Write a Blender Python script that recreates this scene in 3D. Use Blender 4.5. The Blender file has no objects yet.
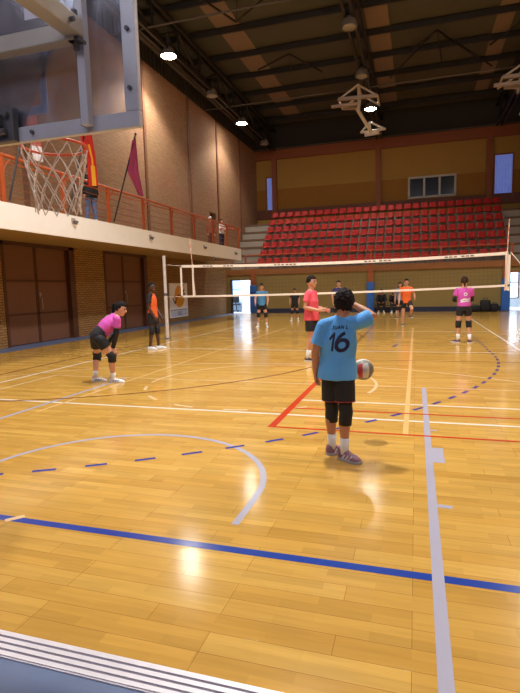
FRONT_E = 13.0
import bpy, bmesh, math, random
from mathutils import Vector, Matrix, noise
from mathutils.bvhtree import BVHTree
random.seed(7)
PI = math.pi
S = bpy.context.scene
COL = S.collection
V = Vector

# ------------------------------------------------------------------ camera
R0 = V((0.95494786, 0.01098907, -0.2965701))     # world X seen from the camera (right, down, forward)
R1 = V((0.29574204, -0.11848639, 0.94789114))    # world Y
R2 = V((-0.02472308, -0.99289487, -0.11639826))  # world Z
CAM = V((0, 0, 1.5))
cd = bpy.data.cameras.new('camera')
cd.sensor_fit = 'HORIZONTAL'; cd.sensor_width = 36.0; cd.lens = 36.0 * 500 / 520
cd.clip_start = 0.05; cd.clip_end = 200
cam = bpy.data.objects.new('camera', cd); COL.objects.link(cam)
right = V((R0[0], R1[0], R2[0])); up = -V((R0[1], R1[1], R2[1])); fwd = V((R0[2], R1[2], R2[2]))
m = Matrix.Identity(4)
for i in range(3):
    m[i][0] = right[i]; m[i][1] = up[i]; m[i][2] = -fwd[i]; m[i][3] = CAM[i]
cam.matrix_world = m
S.camera = cam

def ray(x, y):
    c = V((x - 260.0, y - 346.5, 500.0))
    return V((R0.dot(c), R1.dot(c), R2.dot(c)))
def onY(x, y, Y):
    r = ray(x, y); return CAM + r * (Y / r.y)
def onX(x, y, X):
    r = ray(x, y); return CAM + r * (X / r.x)
def onZ(x, y, z=0.0):
    r = ray(x, y); return CAM + r * ((z - CAM.z) / r.z)

# ------------------------------------------------------------------ materials
MATS = {}
def lin(c):
    return tuple(((v / 255) / 12.92 if v / 255 <= 0.04045 else ((v / 255 + 0.055) / 1.055) ** 2.4) for v in c) + (1.0,)
def mat(name, rgb, rough=0.6, metal=0.0, var=0.12, scale=6.0, emit=None, es=0.0, coat=0.0, spec=0.5, bump=0.0, bscale=60.0):
    if name in MATS: return MATS[name]
    M = bpy.data.materials.new(name); M.use_nodes = True
    nt = M.node_tree; b = nt.nodes['Principled BSDF']
    c = lin(rgb)
    tc = nt.nodes.new('ShaderNodeTexCoord')
    nz = nt.nodes.new('ShaderNodeTexNoise'); nz.inputs['Scale'].default_value = scale; nz.inputs['Detail'].default_value = 4
    nt.links.new(tc.outputs['Object'], nz.inputs['Vector'])
    mx = nt.nodes.new('ShaderNodeMix'); mx.data_type = 'RGBA'
    mx.inputs[6].default_value = tuple(v * (1 - var) for v in c[:3]) + (1,)
    mx.inputs[7].default_value = tuple(min(1, v * (1 + var)) for v in c[:3]) + (1,)
    nt.links.new(nz.outputs['Fac'], mx.inputs[0])
    nt.links.new(mx.outputs[2], b.inputs['Base Color'])
    b.inputs['Roughness'].default_value = rough; b.inputs['Metallic'].default_value = metal
    b.inputs['Coat Weight'].default_value = coat; b.inputs['Specular IOR Level'].default_value = spec
    if emit:
        b.inputs['Emission Color'].default_value = lin(emit); b.inputs['Emission Strength'].default_value = es
    if bump:
        n2 = nt.nodes.new('ShaderNodeTexNoise'); n2.inputs['Scale'].default_value = bscale
        nt.links.new(tc.outputs['Object'], n2.inputs['Vector'])
        bp = nt.nodes.new('ShaderNodeBump'); bp.inputs['Strength'].default_value = bump; bp.inputs['Distance'].default_value = 0.01
        nt.links.new(n2.outputs['Fac'], bp.inputs['Height']); nt.links.new(bp.outputs['Normal'], b.inputs['Normal'])
    MATS[name] = M
    return M

def brick_mat(name, c1, c2, mort, axes='YZ', bw=0.25, bh=0.065, mortar=0.009, rough=0.85, bump=0.25):
    M = bpy.data.materials.new(name); M.use_nodes = True
    nt = M.node_tree; b = nt.nodes['Principled BSDF']
    tc = nt.nodes.new('ShaderNodeTexCoord'); sp = nt.nodes.new('ShaderNodeSeparateXYZ'); cb = nt.nodes.new('ShaderNodeCombineXYZ')
    nt.links.new(tc.outputs['Object'], sp.inputs[0])
    nt.links.new(sp.outputs[axes[0]], cb.inputs[0]); nt.links.new(sp.outputs[axes[1]], cb.inputs[1])
    br = nt.nodes.new('ShaderNodeTexBrick')
    br.inputs['Scale'].default_value = 1.0; br.inputs['Brick Width'].default_value = bw; br.inputs['Row Height'].default_value = bh
    br.inputs['Mortar Size'].default_value = mortar; br.inputs['Mortar Smooth'].default_value = 0.2
    br.inputs['Color1'].default_value = lin(c1); br.inputs['Color2'].default_value = lin(c2); br.inputs['Mortar'].default_value = lin(mort)
    nt.links.new(cb.outputs[0], br.inputs['Vector'])
    nz = nt.nodes.new('ShaderNodeTexNoise'); nz.inputs['Scale'].default_value = 0.7; nz.inputs['Detail'].default_value = 5
    nt.links.new(tc.outputs['Object'], nz.inputs['Vector'])
    hs = nt.nodes.new('ShaderNodeMix'); hs.data_type = 'RGBA'; hs.blend_type = 'MULTIPLY'; hs.inputs[0].default_value = 0.25
    nt.links.new(br.outputs['Color'], hs.inputs[6]); nt.links.new(nz.outputs['Color'], hs.inputs[7])
    nt.links.new(hs.outputs[2], b.inputs['Base Color'])
    b.inputs['Roughness'].default_value = rough
    bp = nt.nodes.new('ShaderNodeBump'); bp.inputs['Strength'].default_value = bump; bp.inputs['Distance'].default_value = 0.008; bp.invert = True
    nt.links.new(br.outputs['Fac'], bp.inputs['Height']); nt.links.new(bp.outputs['Normal'], b.inputs['Normal'])
    MATS[name] = M
    return M

def wood_floor():
    M = bpy.data.materials.new('sprung_wood_floor'); M.use_nodes = True
    nt = M.node_tree; b = nt.nodes['Principled BSDF']; L = nt.links.new
    tc = nt.nodes.new('ShaderNodeTexCoord')
    br = nt.nodes.new('ShaderNodeTexBrick')
    br.inputs['Scale'].default_value = 1.0; br.inputs['Brick Width'].default_value = 0.85; br.inputs['Row Height'].default_value = 0.125
    br.offset = 0.37; br.offset_frequency = 3
    br.inputs['Mortar Size'].default_value = 0.0016; br.inputs['Mortar Smooth'].default_value = 0.3; br.inputs['Bias'].default_value = 0.0
    br.inputs['Color1'].default_value = lin(FLOOR1); br.inputs['Color2'].default_value = lin(FLOOR2); br.inputs['Mortar'].default_value = lin(FLOORM)
    L(tc.outputs['Object'], br.inputs['Vector'])
    # finer strips inside the boards
    b2 = nt.nodes.new('ShaderNodeTexBrick')
    b2.inputs['Scale'].default_value = 1.0; b2.inputs['Brick Width'].default_value = 0.43; b2.inputs['Row Height'].default_value = 0.0625
    b2.offset = 0.41; b2.inputs['Mortar Size'].default_value = 0.0004
    b2.inputs['Color1'].default_value = (0.83, 0.83, 0.83, 1); b2.inputs['Color2'].default_value = (1.05, 1.05, 1.05, 1); b2.inputs['Mortar'].default_value = (0.8, 0.8, 0.8, 1)
    L(tc.outputs['Object'], b2.inputs['Vector'])
    mp = nt.nodes.new('ShaderNodeMapping'); mp.inputs['Scale'].default_value = (3.0, 40.0, 1.0); L(tc.outputs['Object'], mp.inputs['Vector'])
    gr = nt.nodes.new('ShaderNodeTexNoise'); gr.inputs['Scale'].default_value = 1.0; gr.inputs['Detail'].default_value = 6; L(mp.outputs[0], gr.inputs['Vector'])
    rp = nt.nodes.new('ShaderNodeValToRGB'); rp.color_ramp.elements[0].position = 0.3; rp.color_ramp.elements[0].color = (0.86, 0.84, 0.8, 1)
    rp.color_ramp.elements[1].position = 0.7; rp.color_ramp.elements[1].color = (1, 1, 1, 1); L(gr.outputs['Fac'], rp.inputs[0])
    m1 = nt.nodes.new('ShaderNodeMix'); m1.data_type = 'RGBA'; m1.blend_type = 'MULTIPLY'; m1.inputs[0].default_value = 0.9
    L(br.outputs['Color'], m1.inputs[6]); L(b2.outputs['Color'], m1.inputs[7])
    m2 = nt.nodes.new('ShaderNodeMix'); m2.data_type = 'RGBA'; m2.blend_type = 'MULTIPLY'; m2.inputs[0].default_value = 0.8
    L(m1.outputs[2], m2.inputs[6]); L(rp.outputs[0], m2.inputs[7])
    # scuffs
    sc = nt.nodes.new('ShaderNodeTexNoise'); sc.inputs['Scale'].default_value = 0.55; sc.inputs['Detail'].default_value = 5; L(tc.outputs['Object'], sc.inputs['Vector'])
    r2 = nt.nodes.new('ShaderNodeMapRange'); r2.inputs[1].default_value = 0.3; r2.inputs[2].default_value = 0.7; r2.inputs[3].default_value = 0.12; r2.inputs[4].default_value = 0.19
    L(sc.outputs['Fac'], r2.inputs[0]); L(r2.outputs[0], b.inputs['Roughness'])
    L(m2.outputs[2], b.inputs['Base Color'])
    b.inputs['Specular IOR Level'].default_value = 0.5
    wv = nt.nodes.new('ShaderNodeTexNoise'); wv.inputs['Scale'].default_value = 2.2; L(tc.outputs['Object'], wv.inputs['Vector'])
    bp = nt.nodes.new('ShaderNodeBump'); bp.inputs['Strength'].default_value = 0.05; bp.inputs['Distance'].default_value = 0.02
    L(wv.outputs['Fac'], bp.inputs['Height'])
    b3 = nt.nodes.new('ShaderNodeBump'); b3.invert = True; b3.inputs['Strength'].default_value = 0.15; b3.inputs['Distance'].default_value = 0.002
    L(br.outputs['Fac'], b3.inputs['Height']); L(bp.outputs['Normal'], b3.inputs['Normal']); L(b3.outputs['Normal'], b.inputs['Normal'])
    MATS['wood'] = M
    return M
FLOOR1, FLOOR2, FLOORM = (202, 154, 72), (217, 172, 88), (164, 112, 48)

def glass_mat(name, tint=(235, 240, 250), smear=0.25):
    M = bpy.data.materials.new(name); M.use_nodes = True
    nt = M.node_tree; L = nt.links.new
    for n in list(nt.nodes):
        if n.type != 'OUTPUT_MATERIAL': nt.nodes.remove(n)
    out = nt.nodes['Material Output']
    tr = nt.nodes.new('ShaderNodeBsdfTransparent'); tr.inputs[0].default_value = lin(tint)
    gl = nt.nodes.new('ShaderNodeBsdfGlossy'); gl.inputs['Roughness'].default_value = 0.12
    df = nt.nodes.new('ShaderNodeBsdfDiffuse'); df.inputs[0].default_value = lin((215, 215, 230))
    fr = nt.nodes.new('ShaderNodeFresnel'); fr.inputs[0].default_value = 1.45
    a = nt.nodes.new('ShaderNodeMixShader'); L(fr.outputs[0], a.inputs[0]); L(tr.outputs[0], a.inputs[1]); L(gl.outputs[0], a.inputs[2])
    tc = nt.nodes.new('ShaderNodeTexCoord')
    nz = nt.nodes.new('ShaderNodeTexNoise'); nz.inputs['Scale'].default_value = 5.0; nz.inputs['Detail'].default_value = 8; nz.inputs['Distortion'].default_value = 1.5
    L(tc.outputs['Object'], nz.inputs['Vector'])
    mr = nt.nodes.new('ShaderNodeMapRange'); mr.inputs[1].default_value = 0.5; mr.inputs[2].default_value = 0.75; mr.inputs[3].default_value = smear * 0.25; mr.inputs[4].default_value = smear
    L(nz.outputs['Fac'], mr.inputs[0])
    c = nt.nodes.new('ShaderNodeMixShader'); L(mr.outputs[0], c.inputs[0]); L(a.outputs[0], c.inputs[1]); L(df.outputs[0], c.inputs[2])
    L(c.outputs[0], out.inputs[0])
    MATS[name] = M
    return M

def emit_mat(name, rgb, strength):
    if name in MATS: return MATS[name]
    M = bpy.data.materials.new(name); M.use_nodes = True
    b = M.node_tree.nodes['Principled BSDF']; b.inputs['Base Color'].default_value = lin(rgb)
    b.inputs['Emission Color'].default_value = lin(rgb); b.inputs['Emission Strength'].default_value = strength
    MATS[name] = M
    return M

# ------------------------------------------------------------------ mesh helpers
class MB:
    def __init__(s): s.v = []; s.f = []
    def add(s, vs, fs):
        o = len(s.v); s.v += [tuple(x) for x in vs]; s.f += [tuple(i + o for i in f) for f in fs]; return s
    def box(s, a, b):
        x0, y0, z0 = [min(p, q) for p, q in zip(a, b)]; x1, y1, z1 = [max(p, q) for p, q in zip(a, b)]
        return s.add([(x0, y0, z0), (x1, y0, z0), (x1, y1, z0), (x0, y1, z0), (x0, y0, z1), (x1, y0, z1), (x1, y1, z1), (x0, y1, z1)],
                     [(0, 3, 2, 1), (4, 5, 6, 7), (0, 1, 5, 4), (1, 2, 6, 5), (2, 3, 7, 6), (3, 0, 4, 7)])
    def rings(s, rings, cap=True):
        n = len(rings[0]); vs = [p for r in rings for p in r]; fs = []
        for i in range(len(rings) - 1):
            for j in range(n):
                k = (j + 1) % n
                fs.append((i * n + j, i * n + k, (i + 1) * n + k, (i + 1) * n + j))
        if cap:
            fs.append(tuple(reversed(range(n)))); fs.append(tuple(range((len(rings) - 1) * n, len(rings) * n)))
        return s.add(vs, fs)
    def tube(s, pts, r, n=8, side=None, roundcap=False, closed=False):
        """tube through pts; r: number, list of numbers or list of (a, b) half-axes, a along 'side'."""
        pts = [V(p) for p in pts]
        if not isinstance(r, (list, tuple)): r = [r] * len(pts)
        r = [q if isinstance(q, (list, tuple)) else (q, q) for q in r]
        if roundcap:
            d0 = (pts[0] - pts[1]).normalized(); d1 = (pts[-1] - pts[-2]).normalized()
            a0 = min(r[0]); a1 = min(r[-1])
            P, Q = [], []
            for t in (0.95, 0.75, 0.4):
                P.append(pts[0] + d0 * a0 * t); k = math.sqrt(1 - t * t); Q.append((r[0][0] * k, r[0][1] * k))
            E_, F_ = [], []
            for t in (0.4, 0.75, 0.95):
                E_.append(pts[-1] + d1 * a1 * t); k = math.sqrt(1 - t * t); F_.append((r[-1][0] * k, r[-1][1] * k))
            pts = P + pts + E_; r = Q + r + F_
        N = len(pts); ref = None; R = []
        for i, p in enumerate(pts):
            if closed: t = pts[(i + 1) % N] - pts[(i - 1) % N]
            elif i == 0: t = pts[1] - pts[0]
            elif i == N - 1: t = pts[-1] - pts[-2]
            else: t = (pts[i + 1] - p).normalized() + (p - pts[i - 1]).normalized()
            if t.length < 1e-9: t = V((0, 0, 1))
            t.normalize()
            if side is not None: ref = V(side)
            elif ref is None: ref = V((1, 0, 0)) if abs(t.x) < 0.9 else V((0, 1, 0))
            u = ref - t * ref.dot(t)
            if u.length < 1e-6: u = V((0, 1, 0)) - t * t.y
            u.normalize(); w = t.cross(u); ref = u
            R.append([p + u * (r[i][0] * math.cos(2 * PI * k / n)) + w * (r[i][1] * math.sin(2 * PI * k / n)) for k in range(n)])
        if closed: R.append(R[0]); return s.rings(R, cap=False)
        return s.rings(R)
    def ell(s, c, rad, nu=14, nv=10, axes=None):
        c = V(c); A = axes or (V((1, 0, 0)), V((0, 1, 0)), V((0, 0, 1)))
        R = []
        for i in range(nv):
            th = PI * (i + 0.5) / nv - PI / 2
            R.append([c + A[0] * (rad[0] * math.cos(th) * math.cos(2 * PI * k / nu)) + A[1] * (rad[1] * math.cos(th) * math.sin(2 * PI * k / nu)) + A[2] * (rad[2] * math.sin(th)) for k in range(nu)])
        return s.rings(R)
    def beam(s, a, b, w, h, upv=(0, 0, 1)):
        a, b = V(a), V(b); t = (b - a).normalized(); uv = V(upv)
        if abs(t.dot(uv)) > 0.98: uv = V((1, 0, 0))
        sd = t.cross(uv).normalized(); uu = sd.cross(t)
        ring = lambda p: [p + sd * x * w / 2 + uu * y * h / 2 for x, y in ((-1, -1), (1, -1), (1, 1), (-1, 1))]
        return s.rings([ring(a), ring(b)])
    def prism(s, poly, d):
        """extrude a 3D polygon by vector d"""
        d = V(d); n = len(poly)
        vs = [V(p) for p in poly] + [V(p) + d for p in poly]
        return s.add(vs, [tuple(reversed(range(n))), tuple(range(n, 2 * n))] + [(i, (i + 1) % n, n + (i + 1) % n, n + i) for i in range(n)])
    def lathe(s, prof, c=(0, 0, 0), n=20, cap=True):
        c = V(c)
        return s.rings([[c + V((r * math.cos(2 * PI * k / n), r * math.sin(2 * PI * k / n), z)) for k in range(n)] for r, z in prof], cap)
    def mesh(s, name, smooth=False):
        me = bpy.data.meshes.new(name); me.from_pydata(s.v, [], s.f); me.update()
        bm = bmesh.new(); bm.from_mesh(me); bmesh.ops.recalc_face_normals(bm, faces=bm.faces); bm.to_mesh(me); bm.free()
        if smooth:
            me.polygons.foreach_set('use_smooth', [True] * len(me.polygons))
        return me

def link(name, me, material, parent=None, loc=None):
    o = bpy.data.objects.new(name, me); COL.objects.link(o)
    if material is not None:
        if isinstance(material, list):
            for q in material: me.materials.append(q)
        else: me.materials.append(material)
    if loc is not None: o.location = loc
    if parent is not None: o.parent = parent
    return o
def obj(name, mb, material, parent=None, smooth=False, bevel=0.0, world=False):
    """one mesh object; with world=True the mesh is in world coordinates and the parent's offset is taken out."""
    me = mb.mesh(name, smooth)
    o = link(name, me, material, parent)
    if world and parent is not None:
        o.matrix_parent_inverse = PM(parent).inverted()
    if bevel:
        md = o.modifiers.new('b', 'BEVEL'); md.width = bevel; md.segments = 2; md.limit_method = 'ANGLE'
    return o
def PM(o):
    mm = Matrix.LocRotScale(o.location, o.rotation_euler, o.scale)
    return PM(o.parent) @ o.matrix_parent_inverse @ mm if o.parent else mm
def tag(o, label, cat, group=None):
    o['label'] = label; o['category'] = cat
    if group: o['group'] = group
    return o
def thing(name, label, cat, loc=(0, 0, 0), rz=0.0, group=None):
    o = bpy.data.objects.new(name, None); COL.objects.link(o); o.empty_display_size = 0.1
    o.location = loc; o.rotation_euler = (0, 0, rz)
    return tag(o, label, cat, group)
def struct(name, mb, material, parent=None, smooth=False, bevel=0.0):
    o = obj(name, mb, material, parent, smooth, bevel)
    if parent is None: o['kind'] = 'structure'
    return o
def estruct(name, loc=(0, 0, 0)):
    o = bpy.data.objects.new(name, None); COL.objects.link(o); o.location = loc; o['kind'] = 'structure'; return o
def dup(root, loc=None, label=None, group=None):
    r = root.copy(); COL.objects.link(r)
    if loc is not None: r.location = loc
    if label: r['label'] = label
    if group: r['group'] = group
    for ch in list(root.children):
        c = ch.copy(); COL.objects.link(c); c.parent = r; c.matrix_parent_inverse = ch.matrix_parent_inverse.copy()
        for g in list(ch.children):
            d = g.copy(); COL.objects.link(d); d.parent = c; d.matrix_parent_inverse = g.matrix_parent_inverse.copy()
    return r
def box(a, b): return MB().box(a, b)
ORD = ['first', 'second', 'third', 'fourth', 'fifth', 'sixth', 'seventh', 'eighth', 'ninth', 'tenth', 'eleventh', 'twelfth', 'thirteenth', 'fourteenth', 'fifteenth',
       'sixteenth', 'seventeenth', 'eighteenth', 'nineteenth', 'twentieth'] + ['twenty-' + w for w in ('first', 'second', 'third', 'fourth', 'fifth', 'sixth', 'seventh', 'eighth', 'ninth')] + ['thirtieth', 'thirty-first']

# stroke letters (unit box, y up)
def arc(cx, cy, rx, ry, a0, a1, n=10):
    return [(cx + rx * math.cos(math.radians(a0 + (a1 - a0) * i / n)), cy + ry * math.sin(math.radians(a0 + (a1 - a0) * i / n))) for i in range(n + 1)]
STROKES = {
    'J': [[(0.2, 1), (0.6, 1)], [(0.45, 1), (0.45, 0.3)] + arc(0.22, 0.3, 0.23, 0.28, 0, -160)],
    'U': [[(0, 1), (0, 0.35)] + arc(0.3, 0.35, 0.3, 0.33, 180, 360) + [(0.6, 1)]],
    'A': [[(0, 0), (0.32, 1), (0.64, 0)], [(0.12, 0.36), (0.52, 0.36)]],
    'N': [[(0, 0), (0, 1), (0.6, 0), (0.6, 1)]],
    'L': [[(0, 1), (0, 0), (0.5, 0)]],
    '1': [[(0.0, 0.68), (0.38, 1.0), (0.38, 0.0)]],
    '6': [arc(0.62, 0.42, 0.6, 0.6, 110, 180, 8) + arc(0.34, 0.3, 0.32, 0.3, 180, 540, 18)],
}
def ribbons(strokes, w, step=0.03):
    """list of strokes -> quads in 2D"""
    out = []
    for st in strokes:
        pts = []
        for a, b in zip(st[:-1], st[1:]):
            L = math.hypot(b[0] - a[0], b[1] - a[1]); k = max(1, int(L / step))
            for i in range(k): pts.append((a[0] + (b[0] - a[0]) * i / k, a[1] + (b[1] - a[1]) * i / k))
        pts.append(st[-1])
        E = []
        for i, p in enumerate(pts):
            q0 = pts[max(0, i - 1)]; q1 = pts[min(len(pts) - 1, i + 1)]
            dx, dy = q1[0] - q0[0], q1[1] - q0[1]; L = math.hypot(dx, dy) or 1
            E.append(((p[0] - dy / L * w / 2, p[1] + dx / L * w / 2), (p[0] + dy / L * w / 2, p[1] - dx / L * w / 2)))
        for a, b in zip(E[:-1], E[1:]): out.append([a[0], a[1], b[1], b[0]])
    return out
def word(txt, h, wr=0.6, gap=0.3, w=0.2):
    x = 0; out = []
    for ch in txt:
        if ch == ' ': x += 0.5; continue
        st = STROKES[ch]
        for q in ribbons(st, w): out.append([((a + x) * h * wr / 0.6, b * h) for a, b in q])
        x += max(a for s_ in st for a, b in s_) + gap
    W = (x - gap) * h * wr / 0.6
    return [[(a - W / 2, b) for a, b in q] for q in out]
def project(quads, o, u, v, d, bvh, off=0.004):
    o, u, v, d = V(o), V(u), V(v), V(d); mb = MB()
    for q in quads:
        P = []
        for a, b in q:
            s_ = o + u * a + v * b
            h = bvh.ray_cast(s_ - d * 0.6, d)
            P.append((h[0] if h[0] is not None else s_) - d * off)
        mb.add(P, [tuple(range(len(P)))])
    return mb
# ================================================================== THE HALL
XL, XR, YF, YB, YU = -10.9, 6.25, -7.0, 28.5, 35.0      # left wall, right wall, wall behind the camera, lower and upper back wall
ZB0, ZB1 = 2.98, 3.57                                   # balcony slab
ZR = 12.7                                               # roof sheet
wood = wood_floor()
blue_floor = mat('blue_sports_floor', (92, 108, 142), 0.45, var=0.2, scale=3)
brick_up = brick_mat('tan_brick', (168, 124, 88), (184, 140, 100), (142, 106, 78))
brick_low = brick_mat('ochre_brick', (158, 118, 62), (176, 134, 76), (112, 84, 48), bh=0.075, mortar=0.014, bump=0.5)
cream = mat('cream_paint', (250, 246, 240), 0.7, var=0.04)
soffit = mat('ochre_soffit', (160, 128, 72), 0.8)
ochre = mat('ochre_plaster', (152, 132, 78), 0.8, var=0.06, scale=1.5)
yellow = mat('yellow_plaster', (168, 128, 56), 0.8, var=0.08, scale=1.2)
brown = mat('brown_door_paint', (116, 78, 58), 0.5, var=0.1)
brown_d = mat('dark_brown_paint', (82, 48, 30), 0.5)
rust = mat('rust_brown_beam', (140, 74, 30), 0.6)
rail_b = mat('rust_rail', (138, 72, 42), 0.5)
orange = mat('orange_steel', (180, 84, 38), 0.45)
grey_con = mat('grey_concrete', (164, 152, 138), 0.85, var=0.12, scale=4)
roof_m = mat('dark_roof_sheet', (84, 84, 74), 0.8, var=0.1, scale=2)
steel_d = mat('dark_steel', (44, 40, 36), 0.55, var=0.1)
strip_m = mat('roof_light_strip', (140, 118, 98), 0.7, emit=(150, 125, 100), es=0.012)
alu = mat('aluminium_strip', (226, 220, 226), 0.35, metal=0.3)
groove = mat('grey_groove', (120, 112, 130), 0.6)
navy = mat('navy_skirting', (36, 44, 72), 0.6)
white_p = mat('white_paint', (235, 235, 232), 0.5, var=0.03)

# floor
fl = MB().box((-10.1, 1.635, -0.1), (XR, YB, 0.0))
struct('floor', fl, wood)
bf = MB()
bf.box((XL - 0.1, YF, -0.1), (XR, 1.50, -0.001)); bf.box((XL - 0.15, 1.50, -0.1), (-10.1, YB, -0.001))
struct('floor_border', bf, blue_floor)
t = MB().box((-10.1, 1.50, -0.1), (XR, 1.635, 0.004))
for k in range(4): t.box((-10.1, 1.506 + k * 0.033, 0.004), (XR, 1.527 + k * 0.033, 0.009))
tr = struct('trim_1', t, alu)
g = MB()
for k in range(3): g.box((-10.1, 1.5275 + k * 0.033, 0.004), (XR, 1.5385 + k * 0.033, 0.0052))
struct('groove', g, groove, tr)

# court lines: thin paint films on the wood
ZL = 0.0012
def line_mat(name, rgb): return mat(name, rgb, 0.2, var=0.06, scale=3)
lw = line_mat('white_line', (232, 222, 205)); lp = line_mat('pale_line', (224, 192, 146)); lg = line_mat('grey_line', (172, 168, 184))
lr = line_mat('red_line', (196, 62, 30)); lb = line_mat('blue_line', (40, 66, 150)); ld = line_mat('brown_line', (120, 66, 46)); lbd = line_mat('blue_dash', (62, 66, 140))
ZK = [0]
def seg(mb, a, b, w, z=ZL):
    ZK[0] += 1; z = ZL + ZK[0] * 2e-5
    dx, dy = b[0] - a[0], b[1] - a[1]; L = math.hypot(dx, dy); nx, ny = -dy / L * w / 2, dx / L * w / 2
    mb.add([(a[0] + nx, a[1] + ny, z), (a[0] - nx, a[1] - ny, z), (b[0] - nx, b[1] - ny, z), (b[0] + nx, b[1] + ny, z)], [(0, 1, 2, 3)])
def curve(mb, pts, w, z=ZL):
    ZK[0] += 1; z = ZL + ZK[0] * 2e-5
    for q in ribbons([pts], w, 0.12): mb.add([(a, b, z) for a, b in q], [(0, 1, 2, 3)])
FL = bpy.data.objects['floor']
def lines(mb, m_): return obj('court_line', mb, m_, FL)
q = MB(); seg(q, (-10.1, 2.555), (XR, 2.555), 0.065); lines(q, lb)
q = MB(); z2 = ZL + 0.0005
seg(q, (-10.1, 5.62), (XR, 5.62), 0.05, z2); seg(q, (-1.47, 6.41), (XR, 6.41), 0.045, z2); seg(q, (-6.78, 5.62), (-6.78, 23), 0.05, z2); seg(q, (2.2, 5.62), (2.2, 23), 0.05, z2)
seg(q, (-6.78, 11.57), (2.2, 11.57), 0.05, z2); seg(q, (-6.78, 16.6), (2.2, 16.6), 0.05, z2); seg(q, (-6.78, 23), (2.2, 23), 0.05, z2)
lines(q, lw)
q = MB()
for x in (-4.81, 0.125):
    seg(q, (x, 1.64), (x, 7.52), 0.06)
curve(q, [(-3.59, 2.85), (-3.59, 3.3)] + list(reversed(arc(-2.34, 3.3, 1.25, 1.25, 0, 180, 40))) + [(-1.09, 3.3), (-1.09, 2.85)], 0.05)
seg(q, (0.14, 4.52), (0.25, 4.52), 0.40, z2); seg(q, (0.14, 3.45), (0.25, 3.44), 0.05, z2); seg(q, (0.14, 5.3), (0.22, 5.3), 0.04, z2)
seg(q, (-4.95, 4.52), (-4.83, 4.52), 0.40, z2)
lines(q, lg)
q = MB()
curve(q, arc(-2.35, 3.15, 6.33, 6.33, 10, 170, 80), 0.045)
seg(q, (-6.3, 1.64), (-6.3, 7.52), 0.045); seg(q, (-6.3, 7.52), (XR, 7.52), 0.03)
curve(q, arc(-2.35, 7.5, 1.8, 1.8, -12, 190, 40), 0.045)
for a in range(200, 345, 24): curve(q, arc(-2.35, 7.5, 1.8, 1.8, a, a + 10, 4), 0.05)
seg(q, (-2.60, 2.52), (-2.52, 2.61), 0.045, z2)
lines(q, lp)
q = MB(); seg(q, (-0.085, 5.1), (-0.085, 18), 0.055); seg(q, (-4.6, 5.1), (-4.6, 18), 0.05); lines(q, line_mat('faint_line', (222, 182, 116)))
q = MB(); z3 = ZL + 0.0009
seg(q, (-1.52, 5.08), (XR, 5.08), 0.042, z3); seg(q, (-1.48, 5.95), (XR, 5.95), 0.042, z3); seg(q, (-1.48, 5.06), (-1.48, 8.6), 0.085, z3)
lines(q, lr)
q = MB()
curve(q, arc(-7.45, 11.2, 5.97, 5.97, -80, 0, 60) + [(-1.48, 14.2)] + arc(-7.45, 14.2, 5.97, 5.97, 0, 80, 60), 0.045, z2)
seg(q, (-1.48, 8.6), (-1.48, 20), 0.04, ZL); seg(q, (-7.45, 5), (-7.45, 23), 0.05, ZL); seg(q, (-1.4, 10.2), (XR, 10.2), 0.03, ZL)
lines(q, ld)
path = arc(-7.45, 11.2, 9.0, 9.0, -72, 0, 200) + [(1.55, 11.2 + 0.1 * k) for k in range(31)] + arc(-7.45, 14.2, 9.0, 9.0, 0, 60, 160)
q = MB(); acc = -0.05; cur = []
for a, b in zip(path[:-1], path[1:]):
    L = math.hypot(b[0] - a[0], b[1] - a[1]); n = max(1, int(L / 0.01))
    for i in range(n):
        p = (a[0] + (b[0] - a[0]) * i / n, a[1] + (b[1] - a[1]) * i / n); acc += L / n
        if acc % 0.42 < 0.2: cur.append(p)
        elif len(cur) > 2:
            curve(q, [cur[0], cur[len(cur) // 2], cur[-1]], 0.05); ZK[0] -= 1; cur = []
seg(q, (-0.52, 12.45), (-0.44, 12.9), 0.07, z3)
lines(q, lbd)

# left wall: lower brick with two double doors under the balcony, upper brick above it
doors = [(11.2, 14.3), (15.97, 19.05)]
w = MB()
ys = [YF] + [v for d in doors for v in d] + [YB]
for a, b in zip(ys[::2], ys[1::2]): w.box((XL - 0.25, a, -0.1), (XL, b, ZB0))
w.box((XL - 0.25, YB, 2.43), (XL, YU, ZB0))
struct('wall_left', w, brick_low)
w = MB().box((XL - 0.25, YF, ZB0), (XL, 26.15, ZR)); w.box((XL - 0.25, 26.15, 5.75), (XL, 27.1, ZR)); w.box((XL - 0.25, 27.1, ZB0), (XL, YU + 0.25, ZR)); w.box((XL - 0.25, 26.15, ZB0), (XL, 27.1, ZB1))
wu = struct('wall_left_upper', w, brick_up)
j = MB()
for y in (12.35, 19.4, 23.75, 27.5, 31.3): j.box((XL, y - 0.09, ZB1), (XL + 0.05, y + 0.09, 10.9))
struct('joint_strip', j, mat('brown_joint', (120, 78, 52), 0.7), wu)
dk = struct('door_recess', box((XL - 0.9, 26.15, ZB1), (XL - 0.3, 27.1, 5.75)), mat('dark_recess', (74, 48, 34), 0.8), wu)
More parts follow.
